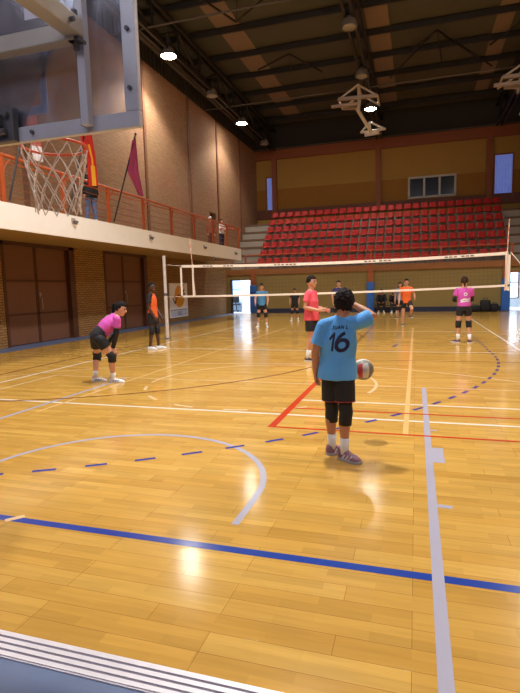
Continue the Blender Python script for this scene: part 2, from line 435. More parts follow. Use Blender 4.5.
for n, (a, b) in enumerate(doors):
    d = estruct('door_%d' % (n + 1), (XL, (a + b) / 2, 0))
    h = 2.98; mid = a + (b - a) * 0.46
    fr = MB(); X0 = XL - 0.12
    fr.box((X0 - 0.05, a, 0), (XL + 0.02, a + 0.1, h)); fr.box((X0 - 0.05, b - 0.26, 0), (XL + 0.02, b, h)); fr.box((X0 - 0.05, a, h - 0.1), (XL + 0.02, b, h))
    obj('door_frame', fr, brown_d, d, world=True)
    for lo, hi in ((a + 0.1, mid - 0.005), (mid + 0.005, b - 0.26)):
        leaf = MB().box((X0 - 0.06, lo, 0.02), (X0, hi, h - 0.1))
        lf = obj('door_leaf', leaf, brown, d, world=True)
        for z in (0.90, 1.88): obj('rail', MB().box((X0, lo, z - 0.028), (X0 + 0.014, hi, z + 0.028)), brown_d, lf, world=True)
        for y in (lo, hi - 0.05): obj('stile', MB().box((X0, y, 0.02), (X0 + 0.014, y + 0.05, h - 0.1)), brown_d, lf, world=True)
    hb = MB(); hb.tube([(X0, mid + 0.12, 1.02), (X0 + 0.07, mid + 0.12, 1.02), (X0 + 0.07, mid + 0.12, 1.35), (X0, mid + 0.12, 1.35)], 0.012)
    hb.box((X0, mid + 0.08, 1.4), (X0 + 0.015, mid + 0.16, 1.52))
    obj('door_handle', hb, mat('door_metal', (180, 170, 155), 0.3, metal=0.9), d, world=True)
# balcony
b = struct('balcony_slab', MB().box((XL, YF, ZB0), (-8.93, 25.45, ZB1 - 0.02)), soffit)
struct('slab_fascia', MB().box((-8.93, YF, ZB0 - 0.01), (-8.88, 25.5, ZB1)).box((XL, 25.45, ZB0 - 0.01), (-8.88, 25.5, ZB1)), cream, b)
struct('slab_paving', MB().box((XL, YF, ZB1 - 0.02), (-8.93, 25.45, ZB1)), grey_con, b)
# skirting
struct('baseboard_back', MB().box((-9.3, YB - 0.04, 0), (4.55, YB, 0.27)), navy)
# wall behind the camera and right wall
struct('wall_front', MB().box((XL - 0.25, YF - 0.25, -0.1), (XR + 0.25, YF, ZR)), brick_up)
struct('wall_right', MB().box((XR, YF, -0.1), (XR + 0.25, YU + 0.25, ZR)), brick_up)

for k in range(6):  # unseen windows, guessed from the cool light and added as frontal fill
    xa = -10.2 + 2.75 * k
    win = estruct('window_%d' % (k + 6), (xa + 1.1, YF, 6.0))
    obj('pane', MB().box((xa, YF + 0.005, 8.9), (xa + 2.2, YF + 0.03, 11.4)), emit_mat('front_daylight_fill_pane', (234, 236, 255), FRONT_E), win, world=True)
    f = MB()
    for i in range(4): f.box((xa + 2.2 * i / 3 - 0.04, YF, 8.85), (xa + 2.2 * i / 3 + 0.04, YF + 0.07, 11.45))
    for z in (8.9, 10.15, 11.4): f.box((xa, YF, z - 0.04), (xa + 2.2, YF + 0.07, z + 0.04))
    obj('window_frame', f, brown_d, win, world=True)
# lower back wall with the two lit doorways
DZ = 1.97
dl, dr = (-10.62, -9.42), (4.62, 5.92)
w = MB(); edges = [XL, dl[0], dl[1], dr[0], dr[1], XR]
for a, b_ in zip(edges[::2], edges[1::2]): w.box((a, YB, -0.1), (b_, YB + 0.2, 2.3))
for a, b_ in (dl, dr): w.box((a, YB, DZ), (b_, YB + 0.2, 2.3))
struct('wall_back', w, ochre)
struct('beam_1', MB().box((XL, YB - 0.12, 2.28), (XR, YB + 0.2, 2.60)), mat('ochre_beam', (156, 100, 46), 0.6))
for n, x in enumerate((-9.2, -2.4, 4.4)):
    struct('pillar_%d' % (n + 1), MB().box((x - 0.16, YB - 0.14, 0), (x + 0.16, YB + 0.02, 2.62)), mat('orange_pillar', (168, 92, 44), 0.5), bevel=0.01)
lbl = ['blue foam pad around the pillar beside the left bright doorway', 'blue foam pad around the middle pillar of the back wall', 'blue foam pad around the pillar beside the right doorway']
bpad = mat('blue_foam_pad', (44, 108, 200), 0.5)
for x, l in zip((-9.2, -2.4, 4.4), lbl):
    o = thing('pillar_pad', l, 'pad', (x, YB - 0.15, 0), 0, 'blue pads on the back pillars')
    mb = MB().box((-0.2, -0.07, 0.02), (0.2, 0.0, 1.66)); mb.box((-0.2, 0, 0.02), (-0.165, 0.13, 1.66)); mb.box((0.165, 0, 0.02), (0.2, 0.13, 1.66))
    obj('foam', mb, bpad, o, bevel=0.015)
    obj('strap', MB().box((-0.203, -0.075, 1.2), (0.203, -0.07, 1.26)), mat('pad_strap', (28, 66, 140), 0.6), o)
# rooms behind the doorways
room_w = mat('white_room_wall', (225, 232, 240), 0.8)
for n, (a, b_) in enumerate((dl, dr)):
    x0, x1, y0, y1 = a - (3.2 if n == 0 else 0.6), b_ + 0.5, YB + 0.2, YB + 5.2
    if n: x1 = min(x1, XR + 0.0)
    r = MB(); r.box((x0 - 0.1, y0, -0.1), (x1 + 0.1, y1, 0.0)); r.box((x0 - 0.1, y0, 0), (x0, y1, 2.35)); r.box((x1, y0, 0), (x1 + 0.1, y1, 2.35)); r.box((x0, y1, 0), (x1, y1 + 0.1, 2.35))
    struct('wall_room_%s' % ('left' if n == 0 else 'right'), r, room_w)
    struct('trim_%d' % (n + 2), MB().box((a - 0.06, YB - 0.03, 0), (a, YB + 0.2, DZ + 0.06)).box((b_, YB - 0.03, 0), (b_ + 0.06, YB + 0.2, DZ + 0.06)).box((a, YB - 0.03, DZ), (b_, YB + 0.2, DZ + 0.06)), brown_d if n == 0 else orange)
    win = estruct('window_%d' % (n + 4), ((a + b_) / 2, y1, 0))
    wx0, wx1 = x0 + 0.25, x1 - 0.35
    obj('pane', MB().box((wx0, y1 - 0.03, 0.55), (wx1, y1 - 0.01, 2.1)), emit_mat('daylight_pane' if n == 0 else 'bright_daylight_pane', (190, 222, 255), 2.2 if n == 0 else 3.2), win, world=True)
    f = MB()
    for k in range(3): xx = wx0 + (wx1 - wx0) * k / 2; f.box((xx - 0.03, y1 - 0.06, 0.5), (xx + 0.03, y1 - 0.03, 2.15))
    for z in (0.52, 1.45, 2.1): f.box((wx0, y1 - 0.06, z - 0.025), (wx1, y1 - 0.03, z + 0.025))
    obj('window_frame', f, white_p if n == 0 else rust, win, world=True)
    l_ = bpy.data.lights.new('room_lamp', 'AREA'); l_.energy = 110 if n == 0 else 120; l_.size = 1.2; l_.color = (0.86, 0.93, 1.0)
    lo = bpy.data.objects.new('room_lamp', l_); COL.objects.link(lo); lo.location = ((-10.4, YB + 0.9, 2.3) if n == 0 else ((x0 + x1) / 2, YB + 2.6, 2.3))
struct('ceiling_rooms', MB().box((XL - 3.2, YB + 0.2, 2.35), (XR, YB + 5.3, 2.43)), room_w)
struct('wall_partition', MB().box((-10.52, YB + 1.5, 0), (-9.3, YB + 1.6, 2.35)), mat('white_partition', (240, 236, 240), 0.7))

# stand: concrete terraces
NR, PITCH, RISE, Z0, Y0 = 7, 0.58, 0.525, 2.5, 28.95
tz = MB()
for k in range(NR): tz.box((XL, YB - 0.05 if k == 0 else Y0 + PITCH * k - 0.25, (2.43 if k == 0 else Z0 + RISE * (k - 1))), (XR, YU, Z0 + RISE * k))
st_slab = struct('terrace_slab', tz, grey_con)
ed = MB()
for k in range(1, NR):
    for x0, x1 in ((XL, -9.2), (4.7, XR)):
        z = Z0 + RISE * k; y = Y0 + PITCH * k - 0.25
        ed.box((x0, y - 0.02, z - 0.12), (x1, y + 0.01, z + 0.004))
struct('step_edge', ed, mat('brown_step_edge', (112, 84, 62), 0.8), st_slab)  # darker brown band along each step edge
# upper back wall
w = MB().box((XL, YU, Z0), (XR, YU + 0.25, ZR))
wb = struct('wall_back_upper', w, yellow)
struct('wall_cladding', MB().box((XL, YU - 0.03, 10.98), (XR, YU, ZR)), mat('dark_wall_rib2', (50, 46, 40), 0.8), wb)
struct('wall_panel', MB().box((XL, YU - 0.015, 6.3), (XR, YU, 8.35)), mat('amber_plaster', (150, 100, 26), 0.8, var=0.08, scale=1.2), wb)
struct('beam_2', MB().box((XL, YU - 0.2, 10.35), (XR, YU, 10.98)), rust)
struct('beam_3', MB().box((XL, YU - 0.12, 6.35), (XR, YU, 6.95)), mat('dark_rust', (104, 52, 28), 0.6))
for n, x in enumerate((-9.55, -2.45, 4.25)):
    struct('pillar_%d' % (n + 4), MB().box((x - 0.17, YU - 0.22, 6.4), (x + 0.17, YU, 10.6)), rust)
# windows of the upper back wall
p0 = onY(409, 180, YU); p1 = onY(455, 195, YU)
x0, x1 = p0.x, p1.x; z0, z1 = onY(432, 196.5, YU).z, onY(432, 176.5, YU).z
win = estruct('window_1', ((x0 + x1) / 2, YU, z0))
fr = MB()
for k in range(4): xx = x0 + (x1 - x0) * k / 3; fr.box((xx - 0.06, YU - 0.1, z0), (xx + 0.06, YU + 0.02, z1))
for z in (z0, z1): fr.box((x0 - 0.06, YU - 0.1, z - 0.06), (x1 + 0.06, YU + 0.02, z + 0.06))
obj('window_frame', fr, mat('pale_frame', (190, 182, 166), 0.5), win, world=True)
for k in range(3):
    a = x0 + (x1 - x0) * k / 3; b_ = x0 + (x1 - x0) * (k + 1) / 3
    obj('pane', MB().box((a + 0.06, YU - 0.04, z0 + 0.06), (b_ - 0.06, YU - 0.02, z1 - 0.06)), mat('dark_glass', (38, 40, 44), 0.15), win, world=True)
for n, (ax, bx, ya, yb) in enumerate(((267.5, 276, 178.5, 213), (494.5, 512, 155, 196))):
    a, b_ = onY(ax, (ya + yb) / 2, YU).x, onY(bx, (ya + yb) / 2, YU).x
    z1, z0 = onY((ax + bx) / 2, ya, YU).z, onY((ax + bx) / 2, yb, YU).z
    win = estruct('window_%d' % (n + 2), ((a + b_) / 2, YU, z0))
    mb = MB(); K = 3 if n == 0 else 6
    for k in range(K):
        u0, u1 = a + (b_ - a) * k / K, a + (b_ - a) * (k + 1) / K
        mb.prism([(u0, YU - 0.03, z0), (u0, YU - 0.07, z0), ((u0 + u1) / 2, YU - 0.12, z0), (u1, YU - 0.07, z0), (u1, YU - 0.03, z0)], (0, 0, z1 - z0))
    obj('pane', mb, mat('blue_daylight_sheet', (130, 150, 220), 0.5, var=0.2, scale=2.5, emit=(118, 140, 225), es=0.42), win, world=True)
    f = MB(); f.box((a - 0.08, YU - 0.13, z0 - 0.05), (a, YU, z1 + 0.08)); f.box((b_, YU - 0.13, z0 - 0.05), (b_ + 0.08, YU, z1 + 0.08)); f.box((a, YU - 0.13, z1), (b_, YU, z1 + 0.08))
    obj('window_frame', f, rust, win, world=True)

# roof
struct('ceiling', MB().box((XL - 0.25, YF - 0.25, ZR), (XR + 0.25, YU + 0.25, ZR + 0.15)), roof_m)
CE = bpy.data.objects['ceiling']
for x0, x1 in ((-8.35, -7.3), (-2.15, -1.22), (3.15, 3.85)):
    struct('roof_light_strip', MB().box((x0, YF, ZR - 0.03), (x1, 33.5, ZR)), strip_m, CE)
pur = MB()
y = 23.9 - 2.35 * 12
while y < 35:
    pur.box((XL, y - 0.05, ZR - 0.30), (XR, y + 0.05, ZR - 0.05)); y += 2.35
pur_o = struct('roof_purlin', pur, steel_d, CE)
for n, x in enumerate((-9.6, -2.37, 4.75)):
    tb = MB()
    for dx in (-0.14, 0.14):
        tb.beam((x + dx, YF, 11.0), (x + dx, YU, 11.0), 0.1, 0.16)
    for dx in (-0.14, 0.14): tb.beam((x + dx, YF, 12.25), (x + dx, YU, 12.25), 0.1, 0.18)
    y = -6.0; k = 0
    while y < 34:
        tb.beam((x, y, 11.05), (x, y, 12.2), 0.08, 0.08)
        tb.beam((x, y, 11.05 if k % 2 else 12.2), (x, y + 2.19, 12.2 if k % 2 else 11.05), 0.08, 0.08); y += 2.19; k += 1
    struct('beam_%d' % (n + 4), tb, steel_d)
br = MB()
def rod(a, b): br.beam(a, b, 0.06, 0.06)
ZBR = ZR - 0.42
def Kb(ap, ends, foot):
    a = onZ(*ap, ZBR)
    for e in ends: rod(a, onZ(*e, ZBR))
    if foot: rod(a, onZ(*foot, ZBR))
Kb((437, 30), [(390, 78), (492, 66), (408, 52), (478, 58)], (442, 62))
Kb((289, 54), [(258, 70), (322, 72)], (291, 74))
Kb((236, 22), [(203, 0), (262, 0)], (237, 0))
Kb((520, 22), [(490, 45)], None)
struct('roof_brace', br, steel_d, CE)
tb = MB()
for y in (17.4, 25.95, 34.6): tb.tube([(XL, y, 11.0), (XR, y, 11.0)], 0.035)
tb.tube([(XL + 0.12, YF, 11.75), (XL + 0.12, YU, 11.75)], 0.12)
struct('roof_tie', tb, mat('grey_steel_tube', (92, 84, 74), 0.5), CE)
# dark ribs above the brick of the left wall
cl = MB(); y = YF
while y < YU: cl.box((XL, y, 10.95), (XL + 0.06, y + 0.22, ZR)); y += 0.33
struct('upper_wall_rib', cl, mat('dark_wall_rib', (56, 52, 48), 0.7), wu)
# ================================================================== LAMPS AND LIGHT
lens_on = emit_mat('lit_lamp_lens', (255, 250, 238), 160.0)
lens_off = mat('unlit_lamp_lens', (150, 146, 138), 0.3)
bell_m = mat('grey_lamp_bell', (120, 112, 102), 0.5)
SPOT_W = 2000
def make_lamp(lit, label, loc):
    o = thing('high_bay_lamp', label, 'lamp', loc, 0, 'high bay lamps under the roof')
    obj('reflector', MB().lathe([(0.31, -0.02), (0.30, 0.0), (0.26, 0.16), (0.17, 0.30), (0.11, 0.36), (0.10, 0.35), (0.16, 0.29), (0.25, 0.15), (0.29, 0.0)], n=24, cap=False), bell_m, o, smooth=True)
    obj('ballast', MB().lathe([(0.1, 0.35), (0.115, 0.37), (0.115, 0.62), (0.08, 0.66), (0.02, 0.67)], n=16), steel_d, o)
    obj('hanger', MB().tube([(0, 0, 0.66), (0, 0, 0.98)], 0.02), steel_d, o)
    obj('lens', MB().lathe([(0.285, 0.01), (0.2, -0.035), (0.1, -0.055), (0.01, -0.06)], n=24), lens_on if lit else lens_off, o, smooth=True)
    return o
lamp_rows = {-9.6: 'left row', -2.37: 'middle row', 4.75: 'right row'}
LIT = {(-9.6, 4), (-9.6, 6), (-2.37, 6), (-9.6, 1), (-2.37, 1), (-2.37, 2), (4.75, 1), (4.75, 3), (4.75, 4)}
lamp_y = [1.9, 6.4, 10.55, 14.85, 19.15, 23.6, 27.95, 32.4]
place = ['nearest the camera end', 'second along', 'third along', 'fourth along', 'fifth along', 'sixth along', 'seventh along', 'last by the far wall']
for x, rn in lamp_rows.items():
    for k, y in enumerate(lamp_y):
        lit = (x, k) in LIT
        if not lit and (k < 4): continue
        if x > 0 and k > 4 and not lit and k != 6: continue
        l = '%s bell lamp of the %s under the roof, %s' % ('lit' if lit else 'unlit', rn, place[k])
        if x < -9 and k == 4: l = 'brightly lit lamp high on the left side, the nearer and larger glare'
        if x < -9 and k == 6: l = 'brightly lit lamp high on the left side, the farther and smaller glare'
        if x < -9 and k == 5: l = 'unlit bell lamp hanging between the two lit lamps on the left'
        if x == -2.37 and k == 6: l = 'lit lamp shining beside the folded white steel frame under the roof'
        if x == -2.37 and k == 5: l = 'unlit bell lamp hanging just above the folded white steel frame'
        if x == -2.37 and k == 4: l = 'unlit bell lamp at the top of the picture under the middle truss'
        lx = x + 0.1 if x < -9 else x
        make_lamp(lit, l, (lx, y, 11.0 - 0.98 + 0.62 if x > -9 else 10.75))
        if lit:
            sd = bpy.data.lights.new('lamp_light', 'SPOT'); sd.energy = SPOT_W * (0.5 if y > 26 else 1.1 if y > 18 else 2.3 if (x > -3 and x < 0 and k == 1) else 1.0); sd.spot_size = math.radians(128); sd.spot_blend = 0.45
            sd.shadow_soft_size = 0.25; sd.color = (1.0, 0.98, 0.94)
            so = bpy.data.objects.new('lamp_light', sd); COL.objects.link(so); so.location = (lx, y, (10.64 if x > -9 else 10.75) - 0.09)

# ================================================================== BALCONY RAILING, FLAGS, FITTINGS
XRAIL = -8.96
rl = thing('balcony_railing', 'orange steel railing with thin horizontal rails along the balcony edge', 'railing', (XRAIL, 9.4, ZB1))
pys = [5.3, 7.37, 9.43, 11.49, 13.55, 15.61, 17.68, 19.75, 21.82, 23.6, 25.35]
for y in pys:
    mb = MB().box((XRAIL - 0.025, y - 0.06, ZB1), (XRAIL + 0.025, y + 0.06, 4.62))
    mb.box((XRAIL - 0.06, y - 0.1, ZB1), (XRAIL + 0.05, y + 0.1, ZB1 + 0.015))
    mb.tube([(XRAIL, y + 0.05, 4.2), (XRAIL, y + 0.12, 4.42), (XRAIL, y + 0.3, 4.58)], 0.018, n=6)
    obj('post', mb, orange, rl, world=True)
obj('handrail', MB().tube([(XRAIL, 4.0, 4.63), (XRAIL, 25.38, 4.63), (XL + 0.1, 25.38, 4.63)], 0.04, n=10), orange, rl, world=True)
obj('handrail', MB().tube([(XRAIL, 4.0, 4.5), (XRAIL, 25.38, 4.5)], 0.02, n=6), orange, rl, world=True)
for z in (3.72, 3.93, 4.13, 4.32):
    obj('rail', MB().tube([(XRAIL, 4.0, z), (XRAIL, 25.38, z), (XL + 0.1, 25.38, z)], 0.010, n=6), rail_b, rl, world=True)

def flag_thing(label, base, top, L, R, cols, amp=0.05, fold=3.0):
    """limp flag on a leaning black pole; L, R: left and right edges of the hanging cloth, from the top down."""
    o = thing('flag', label, 'flag', base, 0, 'flags leaning over the balcony')
    mb = MB().tube([base, top], 0.022, n=8); mb.ell(top, (0.04, 0.04, 0.05), 8, 6)
    obj('pole', mb, mat('black_pole', (32, 26, 26), 0.5), o, world=True)
    nu, nv = 18, 24
    def edge(E, t):
        f = t * (len(E) - 1); i = min(int(f), len(E) - 2); return V(E[i]).lerp(V(E[i + 1]), f - i)
    me = MB(); me.v = []
    for side in (0, 1):
        for j in range(nv + 1):
            for i in range(nu + 1):
                u, t = i / nu, j / nv
                p = edge(L, t).lerp(edge(R, t), u)
                p.x += amp * math.sin(u * fold * 2 * PI + 0.8 * t) * (0.5 + 0.5 * t) + (0.006 if side else 0)
                me.v.append(tuple(p))
    N = (nu + 1) * (nv + 1)
    idx = []
    for side in (0, 1):
        for j in range(nv):
            for i in range(nu):
                a = side * N + j * (nu + 1) + i
                me.f.append((a, a + 1, a + nu + 2, a + nu + 1)); idx.append(cols(i / nu, j / nv))
    mesh = bpy.data.meshes.new('cloth'); mesh.from_pydata(me.v, [], me.f); mesh.update()
    names = ['flag_red', 'flag_yellow', 'flag_purple', 'flag_white', 'flag_pink']
    rgb = [(200, 40, 30), (236, 176, 40), (168, 66, 112), (228, 222, 225), (190, 100, 92)]
    c = link('cloth', mesh, [mat(n, r, 0.8, var=0.1) for n, r in zip(names, rgb)], o)
    c.matrix_parent_inverse = PM(o).inverted()
    for p, k in zip(mesh.polygons, idx): p.material_index = k; p.use_smooth = True
    return o
XF = -8.86
def fx(pts, X=XF): return [onX(x, y, X) for x, y in pts]
b0 = V((XF, 9.5, 3.62)); flag_thing('faded red flag with white lower end on the leaning pole behind the glass backboard', b0, b0 + V((0, 0.34, 1)) * 3.35,
    fx([(25, 80), (22, 108), (29, 140), (33, 160)]), fx([(31, 76), (34, 108), (40, 142), (42, 162)]), lambda u, t: 4 if t < 0.72 else 3, 0.05)
b0 = V((XF, 11.55, 3.62)); tp = V((XF, 12.79, 6.72)); flag_thing('red and yellow flag hanging limp above the balcony spectator in black', b0, tp,
    fx([(81, 120), (80, 140), (86, 158), (88, 186)]), fx([(88, 114), (92, 139), (95, 160), (97, 186)]), lambda u, t: 1 if (0.42 < u < 0.62 or (t > 0.72 and 0.3 < u < 0.9)) and t > 0.4 else 0, 0.06)
b0 = V((XF, 13.66, 3.62)); tp = V((XF, 15.2, 6.62)); flag_thing('purple flag hanging limp from a leaning black pole on the balcony', b0, tp,
    fx([(132, 141), (127, 172), (133, 184), (139, 195)]), fx([(135.5, 138), (138.5, 172), (140.5, 184), (142.5, 196)]), lambda u, t: 2, 0.05)
fit = ['left of the net of the basket', 'below the railing gap left of the far pole', 'nearer of the last three', 'middle of the last three', 'last before the balcony end']
for (px, py), l in zip([(73, 221), (150, 237), (204, 247), (214, 258), (235, 253)], ['under the jeans of the spectator in black', 'above the player in orange and black', 'third along from the camera', 'set low on its edge', 'nearest the far end']):
    p = onX(px, py, -8.88)
    o = thing('wall_spotlight', 'small grey light fitting on the balcony face, ' + l, 'light fitting', (p.x, p.y, p.z), 0, 'fittings on the balcony face')
    obj('back_plate', MB().box((0, -0.07, -0.07), (0.025, 0.07, 0.07)), mat('fitting_grey', (176, 164, 152), 0.5), o)
    mb = MB().tube([(0.02, 0, -0.02), (0.07, 0.0, -0.03), (0.12, 0.02, -0.06)], [0.03, 0.05, 0.06], n=10); obj('lamp_head', mb, mat('fitting_dark', (92, 84, 78), 0.5), o)

# ================================================================== BASKETBALL HOOP (seen from behind)
XC, YH, ZBB = -2.335, 2.53, 2.385
hp = thing('basketball_hoop', 'glass basketball backboard in a grey steel frame with orange rim and white net', 'basketball hoop', (XC, YH, ZBB))
fr_m = mat('grey_blue_frame', (196, 198, 206), 0.4, metal=0.15, var=0.12); tube_m = mat('pale_steel_tube', (178, 172, 160), 0.4, metal=0.2, var=0.15); brk_m = mat('dark_bracket', (86, 86, 92), 0.5)
W2, HB = 0.9, 1.05
mb = MB()
for a, b in (((-W2, -0.02, 0), (W2, 0.02, 0.085)), ((-W2, -0.02, HB - 0.08), (W2, 0.02, HB)), ((-W2, -0.02, 0.085), (-W2 + 0.085, 0.02, HB - 0.08)), ((W2 - 0.085, -0.02, 0.085), (W2, 0.02, HB - 0.08))): mb.box(a, b)
fo = obj('board_frame', mb, fr_m, hp, bevel=0.006)
for x, z in [(x, 0.045) for x in (-0.6, -0.2, 0.2, 0.6)] + [(x, z) for z in (0.2, 0.5, 0.8) for x in (-W2 + 0.045, W2 - 0.045)]:
    obj('bolt', MB().tube([(x, -0.02, z), (x, -0.035, z)], 0.012, n=8), brk_m, fo)
obj('glass', MB().box((-W2 + 0.085, -0.006, 0.085), (W2 - 0.085, 0.006, HB - 0.08)), glass_mat('smeared_glass'), hp)
mb = MB(); rz0 = 0.15
for a, b in (((-0.295, 0.007, rz0), (0.295, 0.010, rz0 + 0.05)), ((-0.295, 0.007, rz0 + 0.40), (0.295, 0.010, rz0 + 0.45)), ((-0.295, 0.007, rz0 + 0.05), (-0.245, 0.010, rz0 + 0.4)), ((0.245, 0.007, rz0 + 0.05), (0.295, 0.010, rz0 + 0.4))): mb.box(a, b)
obj('target_rectangle', mb, mat('white_target', (196, 200, 210), 0.5), hp)
obj('paper_notice', MB().box((0.19, -0.0075, 0.66), (0.32, -0.0065, 0.9)), mat('white_paper', (220, 220, 232), 0.7), hp)
for x in (-0.59, 0.59):
    u = obj('upright', MB().box((x - 0.025, -0.07, 0.03), (x + 0.025, -0.02, HB - 0.02)), fr_m, hp, bevel=0.004)
    obj('edge_strip', MB().box((x - 0.032, -0.06, 0.03), (x - 0.025, -0.025, HB - 0.05)), brk_m, u)
obj('centre_rod', MB().tube([(-0.02, -0.045, 0.1), (-0.02, -0.045, 1.0)], 0.013, n=8), brk_m, hp)
obj('cross_tube', MB().box((-0.62, -0.14, 0.44), (0.6, -0.07, 0.53)), tube_m, hp, bevel=0.006)
for x in (-0.59, 0.59):
    arm = obj('boom_arm', MB().box((x - 0.045, YF - YH, 0.46), (x + 0.045, -0.09, 0.55)), tube_m, hp, bevel=0.006)
    obj('clamp', MB().box((x - 0.035, -0.13, 0.44), (x + 0.035, -0.06, 0.455)).tube([(x, -0.1, 0.4), (x, -0.1, 0.6)], 0.016, n=8).tube([(x - 0.07, -0.2, 0.5), (x + 0.07, -0.2, 0.5)], 0.012, n=8), brk_m, arm)
mb = MB().box((-0.1, -0.06, -0.0), (0.1, -0.012, 0.19)).box((-0.05, -0.1, 0.08), (0.03, -0.05, 0.15)); mb.tube([(-0.06, -0.08, 0.05), (0.06, -0.08, 0.05)], 0.02, n=8); mb.tube([(0.06, -0.06, 0.15), (0.06, -0.085, 0.15)], 0.018, n=8)
obj('mount_plate', mb, brk_m, hp, bevel=0.004)
RC = V((onY(54.5, 148, 3.13).x - XC, 0.60, 0.155)); RR = 0.225
ring = [RC + V((RR * math.cos(2 * PI * k / 40), RR * math.sin(2 * PI * k / 40), 0)) for k in range(40)]
rim = obj('rim', MB().tube(ring, 0.010, n=8, closed=True), mat('orange_rim', (206, 74, 30), 0.4), hp, smooth=True)
obj('rim_bracket', MB().box((-0.1, 0.012, 0.03), (0.1, 0.03, 0.17)).beam((-0.04, 0.03, 0.145), (RC.x - 0.05, 0.39, 0.145), 0.03, 0.02).beam((0.05, 0.03, 0.145), (RC.x + 0.05, 0.39, 0.145), 0.03, 0.02).beam((0.0, 0.03, 0.04), (RC.x, 0.385, 0.135), 0.02, 0.02), MATS['orange_rim'], rim)
nt_ = MB(); NL = 12
def npt(a, t):
    r = RR * (1 - 0.33 * min(1, t * 1.25) + 0.06 * max(0, t - 0.7)); z = -0.45 * t
    return RC + V((r * math.cos(a), r * math.sin(a), z - 0.015))
for k in range(NL):
    for sgn in (1, -1):
        pts = []
        for i in range(0, 21):
            t = i / 20; lev = t * 5
            off = sgn * (PI / NL) * abs((lev + 1) % 2 - 1) if True else 0
            a = 2 * PI * (k + 0.5 * (0)) / NL + off
            pts.append(npt(a, t) + V((random.uniform(-.003, .003), random.uniform(-.003, .003), random.uniform(-.004, .004))))
        nt_.tube(pts, 0.0042, n=5)
obj('net', nt_, mat('white_cord', (226, 214, 204), 0.8), rim)

# ================================================================== VOLLEYBALL NET
YN, NX0, NX1, NT = 14.0, -6.86, 2.26, 2.25
vn = thing('volleyball_net', 'volleyball net with white top and bottom tapes stretched across the hall', 'volleyball net', (-2.3, YN, 0))
tape = mat('white_net_tape', (240, 226, 208), 0.6, var=0.03)
def sag(x): u = (x - NX0) / (NX1 - NX0); return -0.075 * 4 * u * (1 - u)
def strip(za, zb, sagk, th=0.012):
    R = []
    for i in range(33):
        x = NX0 + (NX1 - NX0) * i / 32; s_ = sag(x) * sagk
        R.append([(x, YN - th, za + s_), (x, YN + th, za + s_), (x, YN + th, zb + s_), (x, YN - th, zb + s_)])
    return MB().rings(R)
tt = obj('top_tape', strip(NT - 0.075, NT, 1.0), tape, vn, world=True)
mk = MB()
for i, x in enumerate((-6.1, -5.45, -3.9, -3.55, -1.35, -0.95, 0.7, 1.1)):
    for k in range(3):
        xx = x + 0.11 * k; mk.box((xx, YN - 0.015, NT - 0.055 + sag(xx)), (xx + 0.08, YN - 0.0125, NT - 0.022 + sag(xx)))
obj('tape_mark', mk, mat('grey_tape_mark', (120, 104, 100), 0.7), tt, world=True)
bt = strip(NT - 0.98, NT - 0.925, 0.6); bt.v = [(x, y, z + 0.11 * (x - NX0) / (NX1 - NX0)) for x, y, z in bt.v]
obj('bottom_tape', bt, tape, vn, world=True)
for x in (NX0 + 0.02, NX1 - 0.03):
    obj('side_tape', MB().box((x - 0.025, YN - 0.012, NT - 0.98), (x + 0.025, YN + 0.012, NT)), tape, vn, world=True)
ms = MB(); r = 0.0016
x = NX0 + 0.1
while x < NX1 - 0.05:
    s_ = sag(x); ms.tube([(x, YN, NT - 0.93 + s_ * .6), (x, YN, NT - 0.07 + s_)], r, n=3); x += 0.1
for k in range(1, 9):
    z = NT - 0.07 - 0.1 * k
    ms.tube([(NX0 + (NX1 - NX0) * i / 16, YN, z + sag(NX0 + (NX1 - NX0) * i / 16) * 0.8) for i in range(17)], r, n=3)
obj('mesh', ms, mat('dark_net_cord', (70, 58, 46), 0.8), vn, world=True)
for x, tilt in ((NX0 + 0.42, -0.06), (NX1 - 0.09, 0.03)):
    an = obj('antenna', MB().tube([(x - tilt * 1.0, YN - 0.03, NT - 0.98), (x + tilt, YN - 0.03, NT + 0.8)], 0.012, n=8), mat('antenna_white', (226, 200, 180), 0.5), vn, world=True)
    for k in range(4):
        z = NT + 0.1 + 0.2 * k; f = (z - (NT - .98)) / 1.78; xx = x - tilt + 2 * tilt * f
        obj('red_band', MB().tube([(xx, YN - 0.03, z), (xx, YN - 0.03, z + 0.1)], 0.0135, n=8), mat('antenna_red', (204, 120, 92), 0.5), an, world=True)
    obj('antenna_pocket', MB().box((x - 0.03, YN - 0.02, NT - 0.96), (x + 0.03, YN - 0.012, NT - 0.0)), tape, an, world=True)
obj('net_rope', MB().tube([(NX1, YN, NT - 0.02), (2.89, YN, 1.42)], 0.010, n=6), tape, vn, world=True)
obj('net_rope', MB().tube([(NX1, YN, NT - 0.88), (2.89, YN, 1.36)], 0.006, n=6), tape, vn, world=True)
obj('net_rope', MB().tube([(NX0, YN, NT - 0.02), (-7.36, YN, 2.27)], 0.006, n=6), tape, vn, world=True)
obj('net_rope', MB().tube([(NX0, YN, NT - 0.96), (-7.36, YN, 1.3)], 0.006, n=6), tape, vn, world=True)
for x, l in ((-7.40, 'tall white volleyball post beside the player in orange and black'), (2.93, 'white volleyball post at the right end of the net')):
    o = thing('net_post', l, 'post', (x, YN, 0), 0)
    obj('tube', MB().tube([(0, 0, 0), (0, 0, 1.35)], 0.055, n=16).tube([(0, 0, 1.35), (0, 0, 2.55)], 0.048, n=16), mat('silver_post', (214, 206, 200), 0.35, metal=0.2), o, smooth=False)
    obj('base_flange', MB().lathe([(0.12, 0), (0.12, 0.015), (0.07, 0.03)], n=20), brk_m, o)
    obj('collar', MB().lathe([(0.06, 1.33), (0.066, 1.34), (0.066, 1.40), (0.06, 1.41)], n=16), brk_m, o)

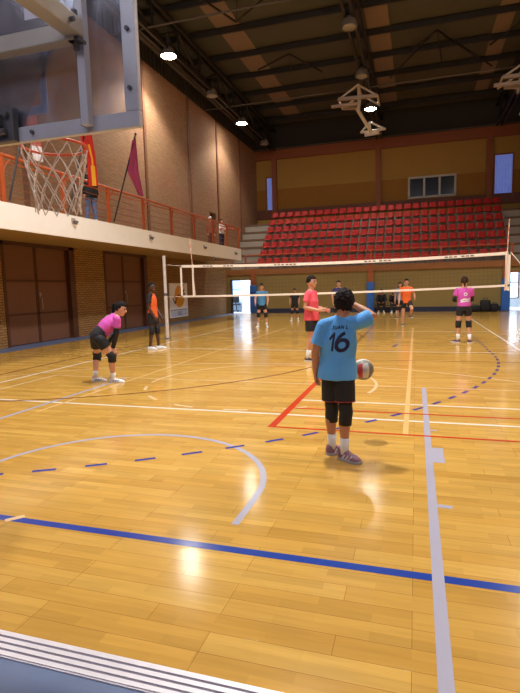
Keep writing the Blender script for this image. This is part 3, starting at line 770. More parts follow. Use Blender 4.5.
# ================================================================== POSTER
pa, pb = 20.95, 22.85
po = thing('poster', 'white poster with an orange oval logo on the wall beneath the balcony', 'poster', (XL, 21.9, 1.0))
XP = XL + 0.03
obj('board', MB().box((XL, pa, 0.2), (XP, pb, 1.82)), mat('poster_white', (246, 246, 250), 0.5, var=0.02), po, world=True)
def yz(pts): return [(XP + 0.002, a, b) for a, b in pts]
cy = 21.95
obj('oval_logo', MB().prism(yz(arc(cy, 1.18, 0.52, 0.52, 0, 360, 40)[:-1]), (0.002, 0, 0)), mat('logo_orange', (236, 168, 36), 0.6), po, world=True)
def yzr(strokes, w):
    mb = MB()
    for q_ in ribbons(strokes, w, 0.05): mb.add([(XP + 0.0055, a, b) for a, b in q_], [(0, 1, 2, 3)])
    return mb
obj('swoosh', yzr([[(cy - 0.45, 0.86), (cy - 0.3, 1.1), (cy - 0.1, 1.27), (cy + 0.1, 1.22), (cy + 0.35, 1.32)]], 0.08), mat('logo_dark_red', (150, 56, 40), 0.6), po, world=True)
obj('check_mark', yzr([[(cy - 0.7, 1.12), (cy - 0.58, 0.98), (cy - 0.5, 0.86), (cy - 0.38, 1.0)], [(cy + 0.28, 1.22), (cy + 0.45, 1.42), (cy + 0.55, 1.55)], [(cy + 0.42, 1.28), (cy + 0.62, 1.3)]], 0.075), mat('logo_brown', (74, 40, 46), 0.6), po, world=True)
obj('small_mark', yzr([[(cy + 0.4, 1.68), (cy + 0.58, 1.7)], [(cy + 0.4, 1.74), (cy + 0.58, 1.76)]], 0.03), mat('logo_grey', (140, 140, 150), 0.6), po, world=True)
obj('rule', MB().box((XP, pa + 0.05, 0.53), (XP + 0.003, pb - 0.05, 0.58)), mat('logo_grey', (140, 140, 150), 0.6), po, world=True)
obj('footer', MB().box((XP, pa + 0.05, 0.24), (XP + 0.002, pb - 0.05, 0.52)), mat('footer_blue', (196, 206, 226), 0.6), po, world=True)
obj('footer_mark', yzr([arc(cy - 0.1, 0.38, 0.09, 0.07, 0, 360, 12), arc(cy + 0.16, 0.38, 0.09, 0.07, 50, 320, 10)], 0.04), mat('footer_ink', (70, 76, 120), 0.6), po, world=True)

# ================================================================== STAND: RAILING AND SEATS
sr = thing('stand_railing', 'orange railing along the front of the red seats', 'railing', (-2.4, YB + 0.05, 2.6))
for x in (-9.7, -6.05, -2.4, 1.25, 4.65):
    obj('post', MB().box((x - 0.04, YB + 0.02, 2.6), (x + 0.04, YB + 0.08, 3.42)), orange, sr, world=True)
for z in (3.42, 3.05):
    obj('rail', MB().tube([(-9.75, YB + 0.05, z), (4.75, YB + 0.05, z)], 0.028 if z > 3.3 else 0.016, n=8), orange, sr, world=True)
rails2 = [((-9.88, 'left'), -1), ((4.72, 'right'), 1)]
seat_m = mat('red_seat_plastic', (176, 28, 16), 0.5, var=0.08, spec=0.3); brk2 = mat('grey_seat_bracket', (150, 140, 128), 0.5, metal=0.3)
def seat_shell():
    prof = [(-0.20, 0.40), (-0.18, 0.43), (-0.05, 0.42), (0.10, 0.41), (0.16, 0.44), (0.19, 0.53), (0.215, 0.67), (0.23, 0.745), (0.24, 0.755)]
    R = []
    for i, (y, z) in enumerate(prof):
        ww = 0.215 if i < 4 else 0.215 - 0.010 * (i - 4)
        row = []
        for j in range(5):
            u = (j - 2) / 2; row.append((u * ww, y - (0.03 * u * u if i >= 4 else 0), z + (0.03 * u * u if i < 4 else 0)))
        low = [(x_, y_ + 0.022 * (1 if i >= 4 else 0.2), z_ - 0.022 * (0.1 if i >= 5 else 1)) for x_, y_, z_ in reversed(row)]
        R.append(row + low)
    return MB().rings(R)
def seat_bracket():
    mb = MB().box((-0.03, 0.02, 0.0), (0.03, 0.08, 0.41)); mb.box((-0.12, -0.03, 0.0), (0.12, 0.13, 0.012)); mb.beam((-0.15, 0.05, 0.395), (0.15, 0.05, 0.395), 0.05, 0.03); mb.beam((0, 0.06, 0.05), (0.0, -0.15, 0.4), 0.03, 0.03)
    return mb
NS = 28
proto = None
for k in range(NR):
    for i in range(NS):
        x = -8.95 + 0.4945 * i; y = Y0 + PITCH * k + 0.12; z = Z0 + RISE * k
        l = 'red plastic seat in the %s row up, %s from its left end' % (ORD[k], ORD[i])
        if proto is None:
            proto = thing('stadium_chair', l, 'seat', (x, y, z), 0, 'red plastic seats of the stand')
            obj('seat_shell', seat_shell(), seat_m, proto, smooth=True); obj('bracket', seat_bracket(), brk2, proto)
        else: dup(proto, (x, y, z), l)

# ================================================================== HANGING FRAMES UNDER THE ROOF
def hang_frame(label, Yh, dx=0.0):
    P = lambda x, y, dY=0.0: onY(x, y, Yh + dY) + V((dx, 0, 0))
    o = thing('folding_hoop_frame', label, 'steel frame', tuple(P(357, 97)), 0)
    wm = mat('white_steel_tube', (206, 196, 180), 0.4)
    A, Bl, Br_ = P(358, 84.8), P(338.5, 99.6), P(377.5, 95.5)
    back = V((0, 1.3, 0))
    mb = MB()
    for s_ in (V((0, 0, 0)), back):
        mb.tube([A + s_, Bl + s_], 0.05); mb.tube([A + s_, Br_ + s_], 0.05)
    mb.tube([Bl, Bl + back], 0.05); mb.tube([Br_, Br_ + back], 0.05); mb.tube([A, A + back], 0.07)
    mb.tube([A + V((0, 0.1, 0)), A + V((0, 0.2, -1.1))], 0.05); mb.tube([A + back, A + back + V((-0.1, 0, -0.9))], 0.04)
    obj('hanger_frame', mb, wm, o, world=True)
    obj('cross_bar', MB().beam(P(331.5, 107), P(358, 103.5), 0.14, 0.12).beam(P(342.5, 108.6, .5), P(358, 108, .5), 0.12, 0.12).beam(Bl, Br_, 0.16, 0.14), mat('pale_steel_tube2', (170, 156, 138), 0.4), o, world=True)
    obj('drop_arm', MB().tube([P(356.5, 108, 0.3), P(371.2, 132, 1.2)], 0.085, n=10), wm, o, world=True)
    A2, L2, R2_ = P(369.5, 121.8, 1.2), P(360.7, 132.6, 1.2), P(385.6, 129, 1.2)
    mb = MB(); mb.tube([A2, L2], 0.045); mb.tube([A2, R2_], 0.045); mb.tube([L2, P(374, 130.5, 1.2), R2_], 0.05); mb.tube([A2, P(371, 132.5, 1.2)], 0.04)
    obj('lower_frame', mb, wm, o, world=True)
    obj('mount_plate', MB().beam(P(364.5, 135, 1.3), P(379, 132.5, 1.3), 0.1, 0.16), wm, o, world=True)
    mb = MB()
    for p in (A, A + back): mb.tube([p, (p.x, p.y, 11.0 if p.z < 11 else p.z + 0.3)], 0.03)
    obj('suspension_rod', mb, steel_d, o, world=True)
    return o
hang_frame('folded white steel hoop frame hanging beside a lit lamp under the roof', 25.2)
hang_frame('folded steel hoop frame hanging at the right edge under the dark roof', 25.2, 7.15)

# ================================================================== THINGS BY THE BACK WALL AND IN THE LEFT ROOM
bag_m = mat('black_bag_fabric', (26, 28, 34), 0.8)
def bag(x, y, L, W, H, rz, label):
    o = thing('sports_bag', label, 'bag', (x, y, 0), rz, 'black bags by the back wall')
    R = []
    for t in (-1, -0.92, -0.5, 0, 0.5, 0.92, 1):
        s_ = 0.75 if abs(t) == 1 else 1.0
        R.append([(t * L / 2, W / 2 * s_ * math.copysign(abs(math.cos(a)) ** 0.6, math.cos(a)), H / 2 + H / 2 * s_ * math.copysign(abs(math.sin(a)) ** 0.6, math.sin(a)) * (1 - 0.12 * (t * 3 % 1))) for a in [2 * PI * k / 14 for k in range(14)]])
    obj('body', MB().rings(R), bag_m, o, smooth=True)
    obj('strap', MB().tube([(-L * .3, -W * .42, H * .7), (-L * .2, -W * .3, H * 1.15), (L * .2, -W * .3, H * 1.12), (L * .3, -W * .42, H * .7)], 0.015, n=6), mat('bag_strap', (50, 50, 58), 0.7), o)
    return o
for px, L, H, l in ((474.5, 0.5, 0.34, 'low black bag left in the heap beside the right blue pad'), (485, 0.46, 0.62, 'tallest black bag of the heap beside the right blue pad'), (494, 0.38, 0.42, 'black bag touching the right blue pad')):
    p = onY(px, 310, YB - 0.55); bag(p.x, p.y, L, 0.4, H, 0.0, l)
# office chair and desk in the left room
o = thing('desk', 'pale desk seen through the left bright doorway', 'desk', (-11.35, YB + 3.0, 0))
obj('desk_top', MB().box((-0.5, -0.35, 0.70), (0.5, 0.35, 0.74)), mat('desk_laminate', (190, 196, 206), 0.5), o)
for x in (-0.45, 0.45):
    for y in (-0.3, 0.3): obj('leg', MB().box((x - 0.025, y - 0.025, 0), (x + 0.025, y + 0.025, 0.70)), mat('desk_leg', (90, 110, 140), 0.5), o)
o = thing('office_chair', 'dark swivel chair seen through the left bright doorway', 'chair', (-10.98, YB + 1.75, 0), 0.5)
dkm = mat('dark_chair', (34, 38, 48), 0.6)
obj('seat', MB().box((-0.25, -0.24, 0.44), (0.25, 0.24, 0.52)), dkm, o, bevel=0.03); obj('backrest', MB().box((-0.23, 0.2, 0.6), (0.23, 0.27, 1.1)).box((-0.03, 0.22, 0.48), (0.03, 0.26, 0.62)), dkm, o, bevel=0.02)
obj('column', MB().tube([(0, 0, 0.1), (0, 0, 0.44)], 0.03), dkm, o)
mb = MB()
for k in range(5): a = 2 * PI * k / 5; mb.tube([(0, 0, 0.12), (0.28 * math.cos(a), 0.28 * math.sin(a), 0.07)], 0.02, n=6); mb.ell((0.28 * math.cos(a), 0.28 * math.sin(a), 0.035), (0.03, 0.03, 0.035), 8, 6)
obj('star_base', mb, dkm, o)
# ================================================================== PEOPLE
def bake(mb, voxel, smooth=3, fac=0.5):
    me = mb.mesh('tmp'); o = bpy.data.objects.new('tmp', me); COL.objects.link(o)
    r = o.modifiers.new('r', 'REMESH'); r.mode = 'VOXEL'; r.voxel_size = voxel
    s_ = o.modifiers.new('s', 'SMOOTH'); s_.factor = fac; s_.iterations = smooth
    dg = bpy.context.evaluated_depsgraph_get()
    out = bpy.data.meshes.new_from_object(o.evaluated_get(dg))
    bpy.data.objects.remove(o); bpy.data.meshes.remove(me)
    out.polygons.foreach_set('use_smooth', [True] * len(out.polygons))
    return out
def wrinkle(me, amp, sc, o, stretch=(1, 1, 1)):
    me.update()
    for v in me.vertices:
        p = V(v.co) - V(o); q_ = V((p.x * stretch[0], p.y * stretch[1], p.z * stretch[2])) * sc
        n = noise.noise(q_) + 0.5 * noise.noise(q_ * 2.1)
        v.co += v.normal * (amp * n)
    me.update()
skin_l = mat('light_skin', (206, 150, 122), 0.5, var=0.05); skin_d = mat('dark_skin', (74, 48, 38), 0.45, var=0.08); skin_t = mat('tan_skin', (186, 128, 96), 0.5, var=0.05)
eye_m = mat('eye_dark', (40, 28, 24), 0.3); lip_m = mat('lip', (168, 92, 84), 0.5)
hair_b = mat('black_hair', (22, 17, 15), 0.8, var=0.4, scale=40, spec=0.2); hair_br = mat('brown_hair', (58, 38, 28), 0.8, var=0.4, scale=40, spec=0.2)
black = mat('black_cloth', (24, 24, 30), 0.75); white_s = mat('white_shoe', (232, 232, 236), 0.5); sole_m = mat('sole_white', (220, 218, 214), 0.6); sock_m = mat('white_sock', (228, 226, 222), 0.8)

class Person:
    def __init__(s, label, pos, face, H, pose=None, abs_=None, skin=skin_l, group='players and people in the hall', voxel=0.010, hs=1.0, wide=1.0, look=None, cat='person'):
        s.o = V(pos); s.H = H; f = V((face[0], face[1], 0)).normalized(); s.f = f; s.r = V((f.y, -f.x, 0)); s.u = V((0, 0, 1)); s.vox = voxel; s.w = wide; s.hs = hs
        D = dict(pel=(0, 0, .53), chest=(0, 0, .70), nk=(0, -.005, .825), hd=(0, .012, .925),
                 shL=(-.099, 0, .795), shR=(.099, 0, .795), elL=(-.125, -.01, .63), elR=(.125, -.01, .63), wrL=(-.13, .03, .475), wrR=(.13, .03, .475),
                 hipL=(-.052, 0, .515), hipR=(.052, 0, .515), knL=(-.06, .012, .285), knR=(.06, .012, .285), anL=(-.062, -.01, .046), anR=(.062, -.01, .046))
        D.update(pose or {})
        s.J = {k: s.L(*v) for k, v in D.items()}
        for k, v in (abs_ or {}).items(): s.J[k] = V(v)
        s.toe = {'L': (f - s.r * 0.2).normalized(), 'R': (f + s.r * 0.2).normalized()}
        s.hand = {'L': None, 'R': None}; s.curl = 0.35
        s.look = (V(look).normalized() if look is not None else f.copy())
        s.skin = skin; s.spread = f
        s.root = thing('person', label, cat, tuple(s.o), 0, group)
        s.n = {}
    def L(s, x, y, z): return s.o + (s.r * x + s.f * y + s.u * z) * s.H
    def add(s, name, me, material, parent=None):
        me.name = name
        o = link(name, me, material, parent or s.root); o.matrix_parent_inverse = PM(parent or s.root).inverted(); return o
    def side(s): return ((s.J['shR'] - s.J['shL']).normalized() + (s.J['hipR'] - s.J['hipL']).normalized()).normalized()
    def spine(s):
        J = s.J; a, b, c = J['pel'], J['chest'], J['nk']
        d0 = (b - a).normalized()
        return a, b, c, d0
    def headframe(s):
        J = s.J; uu = (J['hd'] - J['nk']).normalized(); uu = (uu + V((0, 0, 0.8))).normalized()
        lk = (s.look - uu * s.look.dot(uu)).normalized(); sd = lk.cross(uu)
        return sd, lk, uu
    def body(s):
        J, H = s.J, s.H; mb = MB(); sd = s.side(); w = s.w
        a, b, c, d0 = s.spine()
        d1 = (c - b).normalized()
        pts = [a - d0 * .05 * H, a, a.lerp(b, .5), b, b.lerp(c, .62), c]
        rr = [(.075 * w, .055), (.092 * w, .066 * w), (.078 * w, .057 * w), (.094 * w, .064 * w), (.075, .048), (.036, .034)]
        mb.tube(pts, [(x * H, y * H) for x, y in rr], n=20, side=sd)
        hf, lk, hu = s.headframe(); hd = J['hd']; k = H * s.hs
        mb.tube([c - d1 * .03 * H, c, hd - hu * .03 * k], [.036 * H, .034 * H, .033 * k], n=14)
        ax = (hf, lk, hu)
        mb.ell(hd + lk * (-.004 * k), (.045 * k, .056 * k, .064 * k), 18, 14, ax)
        mb.ell(hd + lk * (.016 * k) - hu * (.034 * k), (.034 * k, .038 * k, .036 * k), 16, 10, ax)
        mb.ell(hd + lk * (.056 * k) - hu * (.008 * k), (.008 * k, .012 * k, .014 * k), 10, 8, ax)
        for q_ in (-1, 1): mb.ell(hd + hf * (q_ * .046 * k) - lk * (.004 * k) - hu * (.006 * k), (.006 * k, .012 * k, .018 * k), 10, 8, ax)
        for q_ in 'LR':
            sh, el, wr = J['sh' + q_], J['el' + q_], J['wr' + q_]
            mb.tube([c - d1 * .012 * H, sh], [.03 * H, .034 * H], n=14, roundcap=True)
            mb.tube([sh, sh.lerp(el, .4), el, el.lerp(wr, .3), wr], [x * H for x in (.034, .029, .0235, .024, .0165)], n=14, roundcap=True)
            hip, kn, an = J['hip' + q_], J['kn' + q_], J['an' + q_]
            t = s.toe[q_]
            back = (V((0, 0, 0)) - t) * .006 * H
            mb.tube([hip, hip.lerp(kn, .45), kn, kn.lerp(an, .3) + back, kn.lerp(an, .7), an], [x * H * (0.5 + 0.5 * w) for x in (.053, .045, .032, .034, .024, .021)], n=16, roundcap=True)
            mb.tube([an - t * .015 * H, an + t * .05 * H - V((0, 0, .02 * H))], [.02 * H, .015 * H], n=10, roundcap=True)
            # hand: palm, four fingers, thumb
            hdv = s.hand[q_]; hdv = (V(hdv).normalized() if hdv is not None else (wr - el).normalized())
            sp = s.spread - hdv * s.spread.dot(hdv)
            if sp.length < 0.1: sp = s.r - hdv * s.r.dot(hdv)
            sp.normalize(); nrm = hdv.cross(sp)
            inward = (J['pel'] - wr); nrm = nrm if nrm.dot(inward) > 0 else -nrm
            p1 = wr + hdv * .052 * H
            mb.tube([wr - hdv * .01 * H, wr + hdv * .02 * H, p1], [(.017 * H, .013 * H), (.025 * H, .012 * H), (.025 * H, .010 * H)], n=12, side=sp, roundcap=True)
            for i, ln in enumerate((.038, .045, .042, .032)):
                off = (1.5 - i) * .0145 * H
                root = wr + hdv * .045 * H + sp * off; dirn = (hdv + sp * (1.5 - i) * .12 + nrm * s.curl * .5).normalized()
                mid = root + dirn * ln * .55 * H; dir2 = (hdv + sp * (1.5 - i) * .12 + nrm * s.curl * 2.0).normalized()
                mb.tube([root, mid, mid + dir2 * ln * .5 * H], [max(.0052 * H, s.vox * .78)] * 2 + [max(.0044 * H, s.vox * .7)], n=8, roundcap=True)
            tb = wr + hdv * .012 * H + sp * .02 * H; td = (hdv * .6 + sp * .7 + nrm * .3).normalized()
            mb.tube([tb, tb + td * .024 * H, tb + td * .024 * H + (hdv * .8 + sp * .3 + nrm * .4).normalized() * .02 * H], [max(.0066 * H, s.vox * .8), max(.006 * H, s.vox * .78), max(.005 * H, s.vox * .7)], n=8, roundcap=True)
        me = bake(mb, s.vox, 2)
        o = s.add('body', me, [s.skin, eye_m, lip_m])
        e0 = hd + lk * (.05 * k) + hu * (.006 * k); mo = hd + lk * (.052 * k) - hu * (.034 * k)
        for p in me.polygons:
            cc = p.center
            if (cc - hd).length > .09 * k: continue
            for q_ in (-1, 1):
                d = cc - (e0 + hf * (q_ * .019 * k))
                if abs(d.dot(hf)) < .009 * k and abs(d.dot(hu)) < .0048 * k and d.dot(lk) > -.02 * k: p.material_index = 1
                if abs(d.dot(hf)) < .011 * k and abs(d.dot(hu) - .014 * k) < .003 * k and d.dot(lk) > -.02 * k: p.material_index = 1
            d = cc - mo
            if abs(d.dot(hf)) < .015 * k and abs(d.dot(hu)) < .005 * k and d.dot(lk) > -.02 * k: p.material_index = 2
        s.bodyo = o
        return s
    def hair(s, m_, vol=1.0, low=-0.5, pony=None, bun=False, long=False, n=(36, 26), rough=0.009):
        hf, lk, hu = s.headframe(); k = s.H * s.hs; hd = s.J['hd']; mb = MB(); c = hd - lk * .008 * k + hu * .008 * k
        R = []
        for i in range(n[1]):
            th = PI * (i + .5) / n[1] - PI / 2; row = []
            for j in range(n[0]):
                ph = 2 * PI * j / n[0]; d = V((math.cos(th) * math.cos(ph), math.cos(th) * math.sin(ph), math.sin(th)))   # side, look, up
                g_ = 1.0
                if d.y > 0.25 and d.z < 0.5: g_ = 0.72
                elif d.z < low: g_ = 0.75
                elif abs(d.x) > 0.8 and d.z < -0.1 and d.y > -0.1: g_ = 0.86
                rad = V((.051, .061, .066)) * k * vol
                p = V((d.x * rad.x, d.y * rad.y, d.z * rad.z)) * g_
                nn = 1 + rough / (.06 * k) * (noise.noise(d * 6 + V((s.o.x, 0, 0))) + .6 * noise.noise(d * 14))
                p *= nn if g_ > .9 else 1
                row.append(c + hf * p.x + lk * p.y + hu * p.z)
            R.append(row)
        mb.rings(R)
        if pony:
            b_ = hd - lk * .058 * k + hu * .03 * k; pts = [b_] + [b_ - lk * (.035 * k * q_) + V((0, 0, -1)) * (pony * k * t) for q_, t in ((1, .1), (1.2, .5), (1.0, 1.0))]
            mb.tube(pts, [.014 * k, .02 * k, .018 * k, .006 * k], n=10, roundcap=True)
        if bun: mb.ell(hd - lk * .055 * k + hu * .045 * k, (.026 * k, .026 * k, .024 * k), 12, 8)
        if long:
            for q_ in (-1, 0, 1):
                b_ = hd - lk * .035 * k + hf * (q_ * .034 * k)
                mb.tube([b_ + hu * .03 * k, b_ - hu * .05 * k - lk * .01 * k, b_ - hu * .13 * k - lk * .015 * k], [.028 * k, .03 * k, .016 * k], n=10, roundcap=True)
        return s.add('hair', mb.mesh('hair', True), m_)
    def shirt(s, m_, sleeve=.55, ease=1.0, hem=.045, wr=0.0, sleeve_m=None, name='shirt', neck=None):
        J, H, w = s.J, s.H, s.w * ease; mb = MB(); sd = s.side(); a, b, c, d0 = s.spine(); d1 = (c - b).normalized()
        pts = [a - d0 * hem * H, a, a.lerp(b, .5), b, b.lerp(c, .5), b.lerp(c, .8), c + d1 * .004 * H]
        rr = [(.106 * w, .078 * w), (.103 * w, .077 * w), (.094 * w, .07 * w), (.104 * w, .073 * w), (.098, .062), (.072, .05), (.040, .039)]
        if hem < 0: pts[1] = a.lerp(b, .35); rr[0] = (.101 * w, .075 * w)
        mb.tube(pts, [(x * H, y * H) for x, y in rr], n=24, side=sd)
        for q_ in 'LR':
            sh, el = J['sh' + q_], J['el' + q_]
            sl = MB(); T = sl if sleeve_m else mb
            T.tube([c - d1 * .02 * H, sh], [.034 * H, (.040 if s.vox < .007 else .0355) * H], n=14, roundcap=True)
            if sleeve > 0: T.tube([sh - (el - sh).normalized() * .010 * H, sh, sh.lerp(el, sleeve * .6), sh.lerp(el, sleeve)], [x * H * (ease * .5 + .5) for x in ((.028, .0405, .041, .044) if s.vox < .007 else (.027, .036, .037, .040))], n=16)
            if sleeve_m: s.add('sleeve', bake(sl, s.vox, 2), sleeve_m)
        me = bake(mb, s.vox, 2)
        if wr: wrinkle(me, wr, 9 / s.H, s.o, (1, 1, .55))
        s.sh = s.add(name, me, m_)
        s.bvh = BVHTree.FromPolygons([v.co.copy() for v in me.vertices], [tuple(p.vertices) for p in me.polygons])
        return s.sh
    def shorts(s, m_, leg=.5, ease=1.0, name='shorts', top=.03):
        J, H, w = s.J, s.H, s.w; mb = MB(); a, b, c, d0 = s.spine(); sd = s.side()
        mb.tube([a + d0 * top * H, a, a - d0 * .05 * H], [(.096 * w * H, .071 * w * H), (.1 * w * H, .074 * w * H), (.085 * w * H, .066 * w * H)], n=20, side=sd)
        for q_ in 'LR':
            hip, kn, an = J['hip' + q_], J['kn' + q_], J['an' + q_]
            e = (0.5 + 0.5 * w)
            if leg <= 1: pts = [hip + (hip - kn).normalized() * .02 * H, hip, hip.lerp(kn, leg * .6), hip.lerp(kn, leg)]; rr = [.05, .058, .056 * ease, .055 * ease]
            else: pts = [hip, hip.lerp(kn, .5), kn, kn.lerp(an, .4), kn.lerp(an, leg - 1)]; rr = [.058, .052, .041, .039, .032]
            mb.tube(pts, [x * H * e for x in rr], n=16, roundcap=False); mb.ell(hip, (.055 * H * e,) * 3, 14, 10)
            mb.tube([a.lerp(hip, .3), hip, hip.lerp(kn, .3)], [.066 * H * e, .0575 * H * e, .0565 * H * e], n=16)
        return s.add(name, bake(mb, s.vox, 2), m_)
    def pads(s, m_, up_=.05, dn=.055, r=.041, name='knee_pad'):
        for q_ in 'LR':
            hip, kn, an = s.J['hip' + q_], s.J['kn' + q_], s.J['an' + q_]; H = s.H
            a = kn + (hip - kn).normalized() * up_ * H; b_ = kn + (an - kn).normalized() * dn * H
            mb = MB().tube([a, kn.lerp(a, .5), kn + s.toe[q_] * .004 * H, kn.lerp(b_, .5), b_], [x * H for x in (r * .98, r, r * 1.0, r * .97, r * .92)], n=18)
            s.add(name, mb.mesh(name, True), m_)
    def sleeves(s, m_, which='LR', t0=.5, name='arm_sleeve'):
        for q_ in which:
            sh, el, wr = s.J['sh' + q_], s.J['el' + q_], s.J['wr' + q_]; H = s.H
            mb = MB().tube([sh.lerp(el, t0), sh.lerp(el, .85), el, el.lerp(wr, .3), wr], [x * H for x in (.031, .028, .0265, .0265, .0195)], n=14)
            s.add(name, mb.mesh(name, True), m_)
    def shoes(s, m_, sole=sole_m, sock=sock_m, sockh=.06, accent=None, which='LR', fat=1.0):
        H = s.H
        for q_ in which:
            an = s.J['an' + q_]; t = s.toe[q_].normalized(); kn = s.J['kn' + q_]
            upv = V((0, 0, 1)); upv = (upv - t * upv.dot(t)).normalized(); sd = t.cross(upv)
            base = an - upv * .0455 * H
            prof = [(-.038, .012, .034), (-.032, .02, .052), (-.015, .0235, .058), (.012, .0225, .054), (.04, .0235, .043), (.07, .027, .034), (.095, .0255, .028), (.112, .017, .022), (.118, .007, .016)]
            prof = [(x * (1 if fat == 1 else .95), hw * fat, hh * fat) for x, hw, hh in prof]
            R = []
            for x, hw, hh in prof:
                R.append([base + t * x * H + sd * (hw * H * math.copysign(abs(math.cos(q2)) ** .7, math.cos(q2))) + upv * (H * (.010 + (hh - .010) * max(0, math.sin(q2)) ** .8 - .002 * (math.sin(q2) < 0))) for q2 in [2 * PI * i / 16 for i in range(16)]])
            sh = s.add('shoe', MB().rings(R).mesh('shoe', True), m_)
            R = []
            for x, hw, hh in prof:
                x2 = x * 1.04; h2 = hw + .0022
                R.append([base + t * x2 * H + sd * (a * h2 * H) + upv * (b_ * H) for a, b_ in ((-1, .0005), (1, .0005), (1.0, .014), (-1.0, .014))])
            s.add('sole', MB().rings(R).mesh('sole'), sole, sh)
            if accent:
                mb = MB()
                for x in (.005, .03, .055):
                    for e in (-1, 1): mb.beam(base + t * (x * H) + sd * (e * .0245 * fat * H) + upv * .012 * H, base + t * ((x + .016) * H) + sd * (e * .0205 * fat * H) + upv * .032 * fat * H, .010 * H, .004 * H, tuple(sd))
                s.add('stripe', mb.mesh('stripe'), accent, sh)
            if sock:
                d = (kn - an).normalized(); mb = MB().tube([an - d * .012 * H, an + d * .02 * H, an + d * sockh * H], [.0255 * H, .0245 * H, .0285 * H], n=16)
                s.add('sock', mb.mesh('sock', True), sock)
    def decal(s, name, quads, o, u, v, d, m_, parent=None, off=.004):
        mb = project(quads, o, u, v, d, s.bvh, off); return s.add(name, mb.mesh(name), m_, parent or s.sh)

# ---- the boy with the number, seen from behind
Yb = 4.27
ab = dict(pel=onY(337.5, 371, 4.29), chest=onY(338, 341, 4.30), nk=onY(342.5, 317, 4.30), hd=onY(344.5, 303, 4.33),
          shL=onY(324.5, 325, 4.29), shR=onY(354.5, 323.5, 4.28), elL=onY(315.5, 351, 4.26), wrL=onY(315.5, 372, 4.32), elR=onY(373.5, 316, 4.36), wrR=onY(352, 303.5, 4.47),
          hipL=onY(331.5, 374, 4.31), hipR=onY(344.5, 374, 4.27), knL=onY(331.5, 409, 4.34), knR=onY(345.5, 412, 4.24))
ab['anL'] = onZ(332, 454, 0) + V((0, 0, .07)); ab['anR'] = onZ(344.5, 459.5, 0) + V((0, 0, .07))
boy = Person('person in light blue number 16 shirt seen from behind, arm bent beside the head', (ab['anL'].x * .5 + ab['anR'].x * .5, 4.3, 0), (0.12, 1), 1.50, abs_=ab, skin=skin_t, voxel=0.0065, hs=1.04, wide=1.0, look=(0.1, 1, 0))
boy.toe = {'L': V((0.75, 0.55, 0)).normalized(), 'R': V((0.8, -0.5, 0)).normalized()}
boy.hand['L'] = (0.08, 0.12, -1); boy.hand['R'] = (-0.8, 0.35, 0.2); boy.curl = 0.5
boy.body(); boy.hair(mat('dark_brown_hair', (24, 16, 15), 0.75, var=0.5, scale=60, spec=0.25), vol=1.08, low=-0.75, n=(72, 52), rough=0.014)
sky = mat('sky_blue_shirt', (90, 168, 240), 0.75, var=0.05, scale=10)
boy.shirt(sky, sleeve=.78, ease=1.1, hem=.045, wr=0.012)
navy_ink = mat('navy_print', (20, 26, 62), 0.7)
def on_back(px, py): return onY(px, py, 4.29)
u_ = V((1, 0.0, 0)); v_ = V((0, 0, 1)); dd_ = V((0, 1, 0))
s1 = [[(a * .095, b * .148) for a, b in q_] for q_ in ribbons(STROKES['1'], .2)]
s6 = [[(a * .15, b * .148) for a, b in q_] for q_ in ribbons(STROKES['6'], .21)]
ul = V((0.98, 0, 0.06)); vl = V((0.13, 0, 1))
boy.decal('shirt_number', s1, on_back(329.8, 350.0), ul, vl, dd_, navy_ink); boy.decal('shirt_number', s6, on_back(337.3, 349.2), ul, vl, dd_, navy_ink)
boy.decal('name_print', word('JUAN L', .028, .62, .35, .24), on_back(341, 328.2), ul, vl, dd_, navy_ink)
boy.shorts(black, leg=.72, ease=1.06)
mb = MB()
for q_ in 'LR':
    hip, kn = boy.J['hip' + q_], boy.J['kn' + q_]; p0, p1 = hip.lerp(kn, .70), hip.lerp(kn, .725)
    mb = MB().tube([p0, p1], .0595 * 1.50, n=20); boy.add('hem_trim', mb.mesh('hem_trim', True), mat('dark_red_trim', (150, 44, 44), 0.7))
boy.pads(black, .07, .075, .040, 'knee_sleeve')
boy.shoes(mat('plum_grey_shoe', (134, 92, 106), 0.5, var=0.25, scale=30), accent=mat('pale_shoe_panel', (206, 202, 208), 0.5), sockh=.082, sole=mat('sole_grey', (170, 170, 176), 0.6), fat=1.15)
for q_ in 'LR':
    an, t = boy.J['an' + q_], boy.toe[q_]
    mb = MB().tube([an - V((0, 0, .012)) + t * .035, an - V((0, 0, .022)) + t * .075, an - V((0, 0, .042)) + t * .125], [(.026, .014), (.026, .013), (.022, .010)], n=12, roundcap=True, side=t.cross(V((0, 0, 1))))
    boy.add('tongue', mb.mesh('tongue', True), mat('maroon_panel', (126, 40, 56), 0.5), [c for c in boy.root.children if c.name.startswith('shoe')]['LR'.index(q_)])

# ---- the ball in the air beside him
bo = thing('volleyball', 'grey, white and red volleyball in the air beside the number 16 shirt', 'ball', tuple(onY(363, 369.5, 4.87)), 0.4)
mb = MB(); N = 6; R_ = 0.104; mi = []
for ax in range(3):
    for sg in (-1, 1):
        base = len(mb.v)
        for j in range(N + 1):
            for i in range(N + 1):
                p = [0, 0, 0]; p[ax] = sg; p[(ax + 1) % 3] = -1 + 2 * i / N; p[(ax + 2) % 3] = -1 + 2 * j / N
                mb.v.append(tuple(V(p).normalized() * R_))
        for j in range(N):
            for i in range(N):
                q_ = base + j * (N + 1) + i; mb.f.append((q_, q_ + 1, q_ + N + 2, q_ + N + 1)); mi.append((0, 2, 2)[j // 2] if ax == 0 else ((1, 0, 2)[j // 2] if ax == 1 else (2, 0, 2)[j // 2]))
me = mb.mesh('ball', True)
link('panels', me, [mat('ball_white', (206, 200, 190), 0.5), mat('ball_red', (190, 60, 56), 0.5), mat('ball_grey', (120, 116, 104), 0.5)], bo)
for p, k in zip(me.polygons, mi): p.material_index = k

